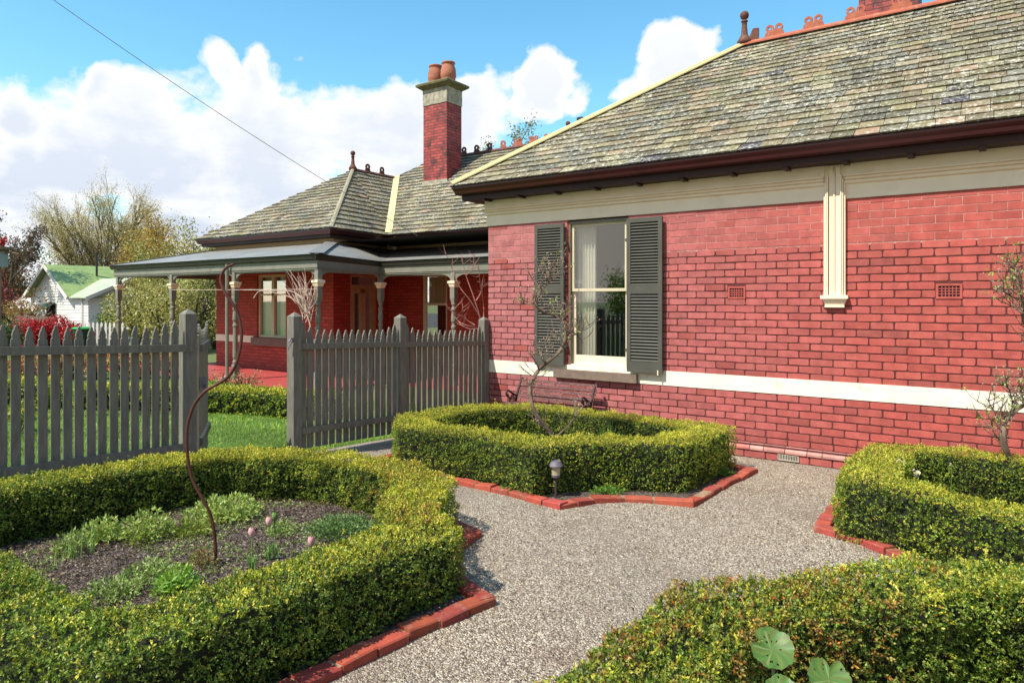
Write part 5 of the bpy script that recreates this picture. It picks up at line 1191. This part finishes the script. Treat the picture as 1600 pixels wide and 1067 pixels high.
# box on a post at the left edge
root = empty('flower_box', tuple(at(-3, 700, 9.5)), 'blue grey box with a weathered timber top and red blooms, cut by the left edge', 'planter'); root.location.z = 0; W0[root.name].z = 0
p = at(-3, 405, 9.5); B = MB(); B.box(p.x-.09, p.x+.09, p.y-.09, p.y+.09, p.z-.11, p.z+.10); B.build('box', mat('blue_grey_paint', (.28, .36, .38), None, 4, .5), root)
B = MB(); B.box(p.x-.03, p.x+.03, p.y-.03, p.y+.03, .0, p.z-.112); B.build('post', M['wood'], root)
B = MB(); B.box(p.x-.15, p.x+.15, p.y-.13, p.y+.13, p.z+.13, p.z+.17); B.box(p.x-.1, p.x+.1, p.y-.1, p.y+.1, p.z+.101, p.z+.13); B.build('top', M['bark'], root)
B = MB(); B.tube([p+Vector((0, 0, .06)), p+RT*.15+Vector((0, 0, .09)), p+RT*.29+Vector((0, 0, .075))], [.02, .016, .01], 6); B.build('perch', M['bark'], root)
P = np.tile([p.x, p.y, p.z+.23], (170, 1))+RNG.normal(0, .055, (170, 3)); V, C = leaves(P, RNG.normal(0, 1, (170, 3)), .05, .035, pal(170, [(.6, .03, .04), (.5, .04, .06), (.7, .1, .1), (.1, .16, .04)]), .2); np_mesh('blooms', V, 4, C, M['petal'], root)
# cottage
ck = lambda X, Y, z: CAM+FW*Y+RT*X+Vector((0, 0, z-CAM.z))
Qx, Qy = -24.8, 40.
w1 = lambda t, n_=0: (Qx-.8*t+.6*n_, Qy+.6*t+.8*n_)       # wall one, t to the left
w2_ = lambda t, n_=0: (Qx+.6*t-.8*n_, Qy+.8*t+.6*n_)
cot = empty('weatherboard_cottage', tuple(ck(Qx, Qy, 0)), 'white weatherboard cottage with green iron gabled roofs beyond the garden', 'house')
B = MB()
def boards(B, f, t0, t1, z0, z1, zfun=None, st=.16):
    z = z0
    while z < z1-.01:
        zz = min(z+st, z1); a_, c_ = t0, t1
        if zfun: a_, c_ = zfun((z+zz)/2)
        if c_-a_ > .05:
            p = [f(a_, -.03), f(c_, -.03), f(c_, 0), f(a_, 0)]
            B.face([ck(*p[0], z), ck(*p[1], z), ck(*p[2], zz), ck(*p[3], zz)])
            B.face([ck(*f(a_, 0), z), ck(*f(c_, 0), z), ck(*p[1], z), ck(*p[0], z)])
        z += st
boards(B, w1, 0, 8.9, -.2, 2.05); boards(B, w2_, 0, 4.6, -.2, 2.05)
boards(B, w1, 2.3, 8.9, 2.05, 3.9, lambda z: (2.3+(z-2.05)*1.72, 8.9-(z-2.05)*1.72))
boards(B, w2_, 0, 4.6, 2.05, 3.1, lambda z: ((z-2.05)*2.1, 4.6-(z-2.05)*2.1))
B.build('wall', M['wb'], cot)
def roofq(pts, m, nm='roof', th=.06):
    B = MB(); a_ = [B.pt(p) for p in pts]; b2 = [B.pt(Vector(p)-Vector((0, 0, th))) for p in pts]; B.f.append(a_); B.f.append(b2[::-1])
    for i in range(len(pts)): B.f.append([a_[i], a_[(i+1) % len(pts)], b2[(i+1) % len(pts)], b2[i]])
    return B.build(nm, m, cot)
apx = 5.6; ez = 2.02
roofq([ck(*w1(apx, -.4), 4.08), ck(*w1(2.0, -.4), ez), ck(*w1(2.0, 10), ez), ck(*w1(apx, 10), 4.08)], M['tin_green'])
roofq([ck(*w1(apx, -.4), 4.08), ck(*w1(9.2, -.4), ez), ck(*w1(9.2, 10), ez), ck(*w1(apx, 10), 4.08)], M['tin_green'])
roofq([ck(*w2_(2.3, -.4), 3.2), ck(*w2_(-.3, -.4), 2.0), ck(*w2_(-.3, 2.2), 2.0), ck(*w2_(2.3, 4.4), 3.2)], M['tin_pale'])
roofq([ck(*w2_(2.3, -.4), 3.2), ck(*w2_(4.9, -.4), 2.0), ck(*w2_(4.9, 5), 2.0), ck(*w2_(2.3, 5), 3.2)], M['tin_pale'])
roofq([ck(*w1(2.2, -.1), 2.12), ck(*w1(-.1, -.1), 2.0), ck(*w1(-.1, 2.0), 2.05), ck(*w1(2.2, 2.0), 2.2)], M['tin_pale'])
for t0, t1, za, zb, f in ((apx, 2.0, 4.10, ez+.02, w1), (apx, 9.2, 4.10, ez+.02, w1), (2.3, -.3, 3.22, 2.02, w2_), (2.3, 4.9, 3.22, 2.02, w2_)):
    B = MB(); B.beam(ck(*f(t0, -.42), za-.1), ck(*f(t1, -.42), zb-.1), .05, .2); B.build('bargeboard', M['wb'], cot)
for f, t0, t1, z0, z1, nm in ((w1, 4.8, 6.2, .7, 1.5, 'window'), (w2_, 2.0, 3.2, .8, 1.5, 'window')):
    B = MB(); B.face([ck(*f(t0, -.06), z0), ck(*f(t1, -.06), z0), ck(*f(t1, -.06), z1), ck(*f(t0, -.06), z1)]); o = B.build(nm, M['dark'], cot)
    B = MB(); p = [ck(*f(t0-.1, -.05), z1+.15), ck(*f(t1+.1, -.05), z1+.15), ck(*f(t1+.1, -.6), z1-.25), ck(*f(t0-.1, -.6), z1-.25)]; B.face(p); B.face([Vector(q)+Vector((0, 0, .02)) for q in p]); B.build('awning', M['binbody'], o)
B = MB(); B.tube([ck(*w1(4.4, 2.2), 3.3), ck(*w1(4.4, 2.2), 4.9)], .07, 6); B.build('flue', M['zinc'], cot)
B = MB(); B.tube([ck(*w1(.7, -.08), 2.0), ck(*w1(.7, -.08), 0)], .04, 6); B.build('downpipe', M['wb'], cot)
# low white outbuilding left of it
c0 = ck(-36.5, 50, 0); ob = empty('white_shed', tuple(c0), 'small white shed with a pale roof left of the cottage', 'shed')
def cbox(B, X0, X1, Y0, Y1, z0, z1): B.hexa([ck(X0, Y0, z0), ck(X1, Y0, z0), ck(X1, Y1, z0), ck(X0, Y1, z0), ck(X0, Y0, z1), ck(X1, Y0, z1), ck(X1, Y1, z1), ck(X0, Y1, z1)])
B = MB(); cbox(B, -37.3, -33.5, 50, 54, 0, 1.3); B.build('wall', M['wb'], ob)
B = MB(); B.face([ck(-37.6, 49.7, 1.2), ck(-33.2, 49.7, 1.2), ck(-33.6, 53, 2.4), ck(-37.2, 53, 2.4)]); B.build('roof', M['wb'], ob)
# paling fence, white picket fence, bin
pf = empty('paling_fence', tuple(ck(-19, 27, 0)), 'brown timber paling fence below the red maple on the left', 'fence'); B = MB(); X = -19.7
while X < -18.1: cbox(B, X, X+.11, 27, 27.03, 0, 1.25+R(-.02, .02)-.04*(X+19.7)); X += .125
B.build('palings', M['wood'], pf)
wf = empty('white_picket_fence', tuple(ck(-16, 26, 0)), 'white picket fence in front of the cottage beyond the road', 'fence')
for z_ in (.35, .75):
    B = MB(); cbox(B, -17.2, -14.6, 26.02, 26.05, z_, z_+.06); B.build('rail', M['wb'], wf)
X = -17.1
while X < -14.7:
    B = MB(); B.prism([(X, 0), (X+.08, 0), (X+.08, .95), (X+.04, 1.02), (X, .95)], lambda u, v, d: tuple(ck(u, 26-d, v)), .02); B.build('picket', M['wb'], wf); X += .16
bc = ck(-15.75, 25, 0); bin_ = empty('wheelie_bin', tuple(bc), 'dark green wheelie bin with bright green lid by the white picket fence', 'bin')
B = MB(); B.hexa([bc+Vector((sx*.22, sy*.22, 0)) for sx, sy in ((-1, -1), (1, -1), (1, 1), (-1, 1))]+[bc+Vector((sx*.22, sy*.24, .80)) for sx, sy in ((-1, -1), (1, -1), (1, 1), (-1, 1))]); B.build('body', M['binbody'], bin_)
B = MB(); B.hexa([bc+Vector((sx*.25, sy*.27, .805)) for sx, sy in ((-1, -1), (1, -1), (1, 1), (-1, 1))]+[bc+Vector((sx*.19, sy*.2, .86)) for sx, sy in ((-1, -1), (1, -1), (1, 1), (-1, 1))]); B.build('lid', M['binlid'], bin_)
# trees and house across the street, behind the camera: they show in the window glass
for i, (x, y, h, lab) in enumerate(((-17, -42, 4.6, 'leafy tree across the street, mirrored in the window'), (-27, -36, 4.2, 'rounder tree across the street behind the photographer'), (-8, -48, 4.2, 'smaller tree across the street behind the photographer'))):
    t = Tree()
    for a in range(4): an = a*1.6; t.br(Vector((x, y, 0)), (math.cos(an)*.5, math.sin(an)*.5, 1), h*.5, .16, 0, 3, .7, .02, 4, 4, 5, .15, .65, .3)
    tree_obj('street_tree', (x, y, 0), lab, t, M['bark_d'], 5000, .22, GR, group='trees across the street', jit=.3)

# ------------------------------------------------------------------ light, sky, camera
sd = Vector((-.25, -.70, 1.0)).normalized()
sun = bpy.data.lights.new('sun', 'SUN'); sun.energy = 5.0; sun.angle = rad(.5); sun.color = (1, .93, .80)
so = bpy.data.objects.new('sun', sun); COL.objects.link(so); so.rotation_euler = sd.to_track_quat('Z', 'Y').to_euler(); so.location = (0, 0, 20)
w = bpy.data.worlds.new('World'); sc.world = w; w.use_nodes = True; nt = w.node_tree; L = nt.links
for n_ in list(nt.nodes): nt.nodes.remove(n_)
out = nd(nt, 'ShaderNodeOutputWorld'); bg = nd(nt, 'ShaderNodeBackground'); bg.inputs[1].default_value = .095
sky = nd(nt, 'ShaderNodeTexSky', sky_type='NISHITA'); sky.sun_disc = False; sky.sun_elevation = math.asin(sd.z); sky.sun_rotation = math.atan2(sd.x, sd.y); sky.altitude = 300; sky.air_density = 1.0; sky.dust_density = .3; sky.ozone_density = 2.0
hsv = nd(nt, 'ShaderNodeHueSaturation'); hsv.inputs['Saturation'].default_value = 1.2; hsv.inputs['Value'].default_value = 1.9; hsv.inputs['Hue'].default_value = .478
L.new(sky.outputs[0], hsv.inputs['Color'])
tc = nd(nt, 'ShaderNodeTexCoord').outputs['Generated']
sep = nd(nt, 'ShaderNodeSeparateXYZ'); L.new(tc, sep.inputs[0])
def mth(op, a, b=None, c=None):
    n = nt.nodes.new('ShaderNodeMath'); n.operation = op
    for i, v in enumerate((a, b, c)):
        if v is None: continue
        if isinstance(v, (int, float)): n.inputs[i].default_value = v
        else: L.new(v, n.inputs[i])
    return n.outputs[0]
zz = mth('ADD', mth('MAXIMUM', sep.outputs[2], 0.0), .16)
cx = mth('DIVIDE', sep.outputs[0], zz); cy = mth('DIVIDE', sep.outputs[1], zz)
cv = nd(nt, 'ShaderNodeCombineXYZ'); L.new(cx, cv.inputs[0]); L.new(cy, cv.inputs[1]); L.new(mth('MULTIPLY', zz, 1.2), cv.inputs[2])
nb = noise(nt, cv.outputs[0], 1.5, 9, .56, .15); nf = noise(nt, tc, 7, 9, .6, .3)
dens = mth('ADD', mth('MULTIPLY', nb, .55), mth('MULTIPLY', nf, .45))
# cumulus bodies hang at fixed bearings in the sky
bias = None
nw = nd(nt, 'ShaderNodeTexNoise'); nw.inputs['Scale'].default_value = 6; nw.inputs['Detail'].default_value = 5; L.new(tc, nw.inputs['Vector'])
vs = nd(nt, 'ShaderNodeVectorMath', operation='MULTIPLY_ADD'); L.new(nw.outputs['Color'], vs.inputs[0]); vs.inputs[1].default_value = (.22, .22, .13); vs.inputs[2].default_value = (-.11, -.11, -.065)
vw = nd(nt, 'ShaderNodeVectorMath', operation='ADD'); L.new(tc, vw.inputs[0]); L.new(vs.outputs[0], vw.inputs[1])
def dirv(px, py): return (FW+RT*((px-800)/F)+Vector((0, 0, (467.6-py)/F))).normalized()
for px, py, r, a in ((420, 260, .20, .34), (230, 285, .15, .32), (560, 200, .15, .34), (600, 150, .09, .30), (700, 230, .17, .34), (110, 285, .12, .3), (15, 245, .09, .28), (15, 172, .055, .34), (345, 100, .065, .38), (430, 112, .06, .36), (165, 147, .035, .26), (835, 118, .075, .42), (760, 130, .05, .25), (1055, 88, .085, .46), (985, 125, .04, .28), (1320, 20, .05, .2), (900, 145, .04, .2), (528, 82, .028, .22), (-150, 260, .2, .3), (0, 350, .2, .34), (300, 350, .2, .34), (640, 300, .2, .3)):
    v = nd(nt, 'ShaderNodeVectorMath', operation='DISTANCE'); L.new(vw.outputs[0], v.inputs[0]); v.inputs[1].default_value = tuple(dirv(px, py))
    q = mapr(nt, v.outputs['Value'], 0, r, a, 0); bias = q if bias is None else mth('MAXIMUM', bias, q)
# unseen clouds added behind the camera for a warmer fill light
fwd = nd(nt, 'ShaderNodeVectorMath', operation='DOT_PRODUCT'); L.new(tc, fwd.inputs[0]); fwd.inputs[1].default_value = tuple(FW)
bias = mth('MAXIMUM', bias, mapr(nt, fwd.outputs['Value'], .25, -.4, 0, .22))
bias = mth('SUBTRACT', bias, mapr(nt, sep.outputs[2], .26, .42, 0, .10))
tot = mth('ADD', dens, bias)
cf = mapr(nt, tot, .605, .675)
hole = mapr(nt, noise(nt, tc, 3.4, 4, .5, .2), .52, .7)
shade = mapr(nt, sep.outputs[2], .10, .42)
cc = mixc(nt, (5.3, 5.9, 6.9), (7.8, 7.9, 8.1), shade)
cc = mixc(nt, cc, (5.4, 6.0, 7.1), mapr(nt, noise(nt, tc, 4.2, 6, .6), .5, .72, 0, .75))
edge = mapr(nt, tot, .64, .80)
cc = mixc(nt, (8.4, 8.4, 8.5), cc, edge)
cc = mixc(nt, cc, (6.6, 5.7, 4.5), mapr(nt, fwd.outputs['Value'], .2, -.5, 0, .9))  # warm tint given to the added unseen clouds, to warm the shade
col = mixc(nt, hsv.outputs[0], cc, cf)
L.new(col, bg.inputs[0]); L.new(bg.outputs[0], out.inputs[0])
cam = bpy.data.cameras.new('camera'); co = bpy.data.objects.new('camera', cam); COL.objects.link(co); sc.camera = co
co.location = CAM; co.rotation_euler = (math.pi/2, 0, math.atan2(.5750, .8181)); cam.sensor_width = 36; cam.lens = 36*F/1600; cam.shift_y = -(533.5-467.6)/1600; cam.clip_start = .05; cam.clip_end = 2000
sc.view_settings.view_transform = 'Standard'; sc.view_settings.look = 'None'; sc.view_settings.exposure = .5; sc.view_settings.gamma = 1
sc.render.engine = 'CYCLES'; sc.cycles.max_bounces = 6; sc.cycles.transparent_max_bounces = 8
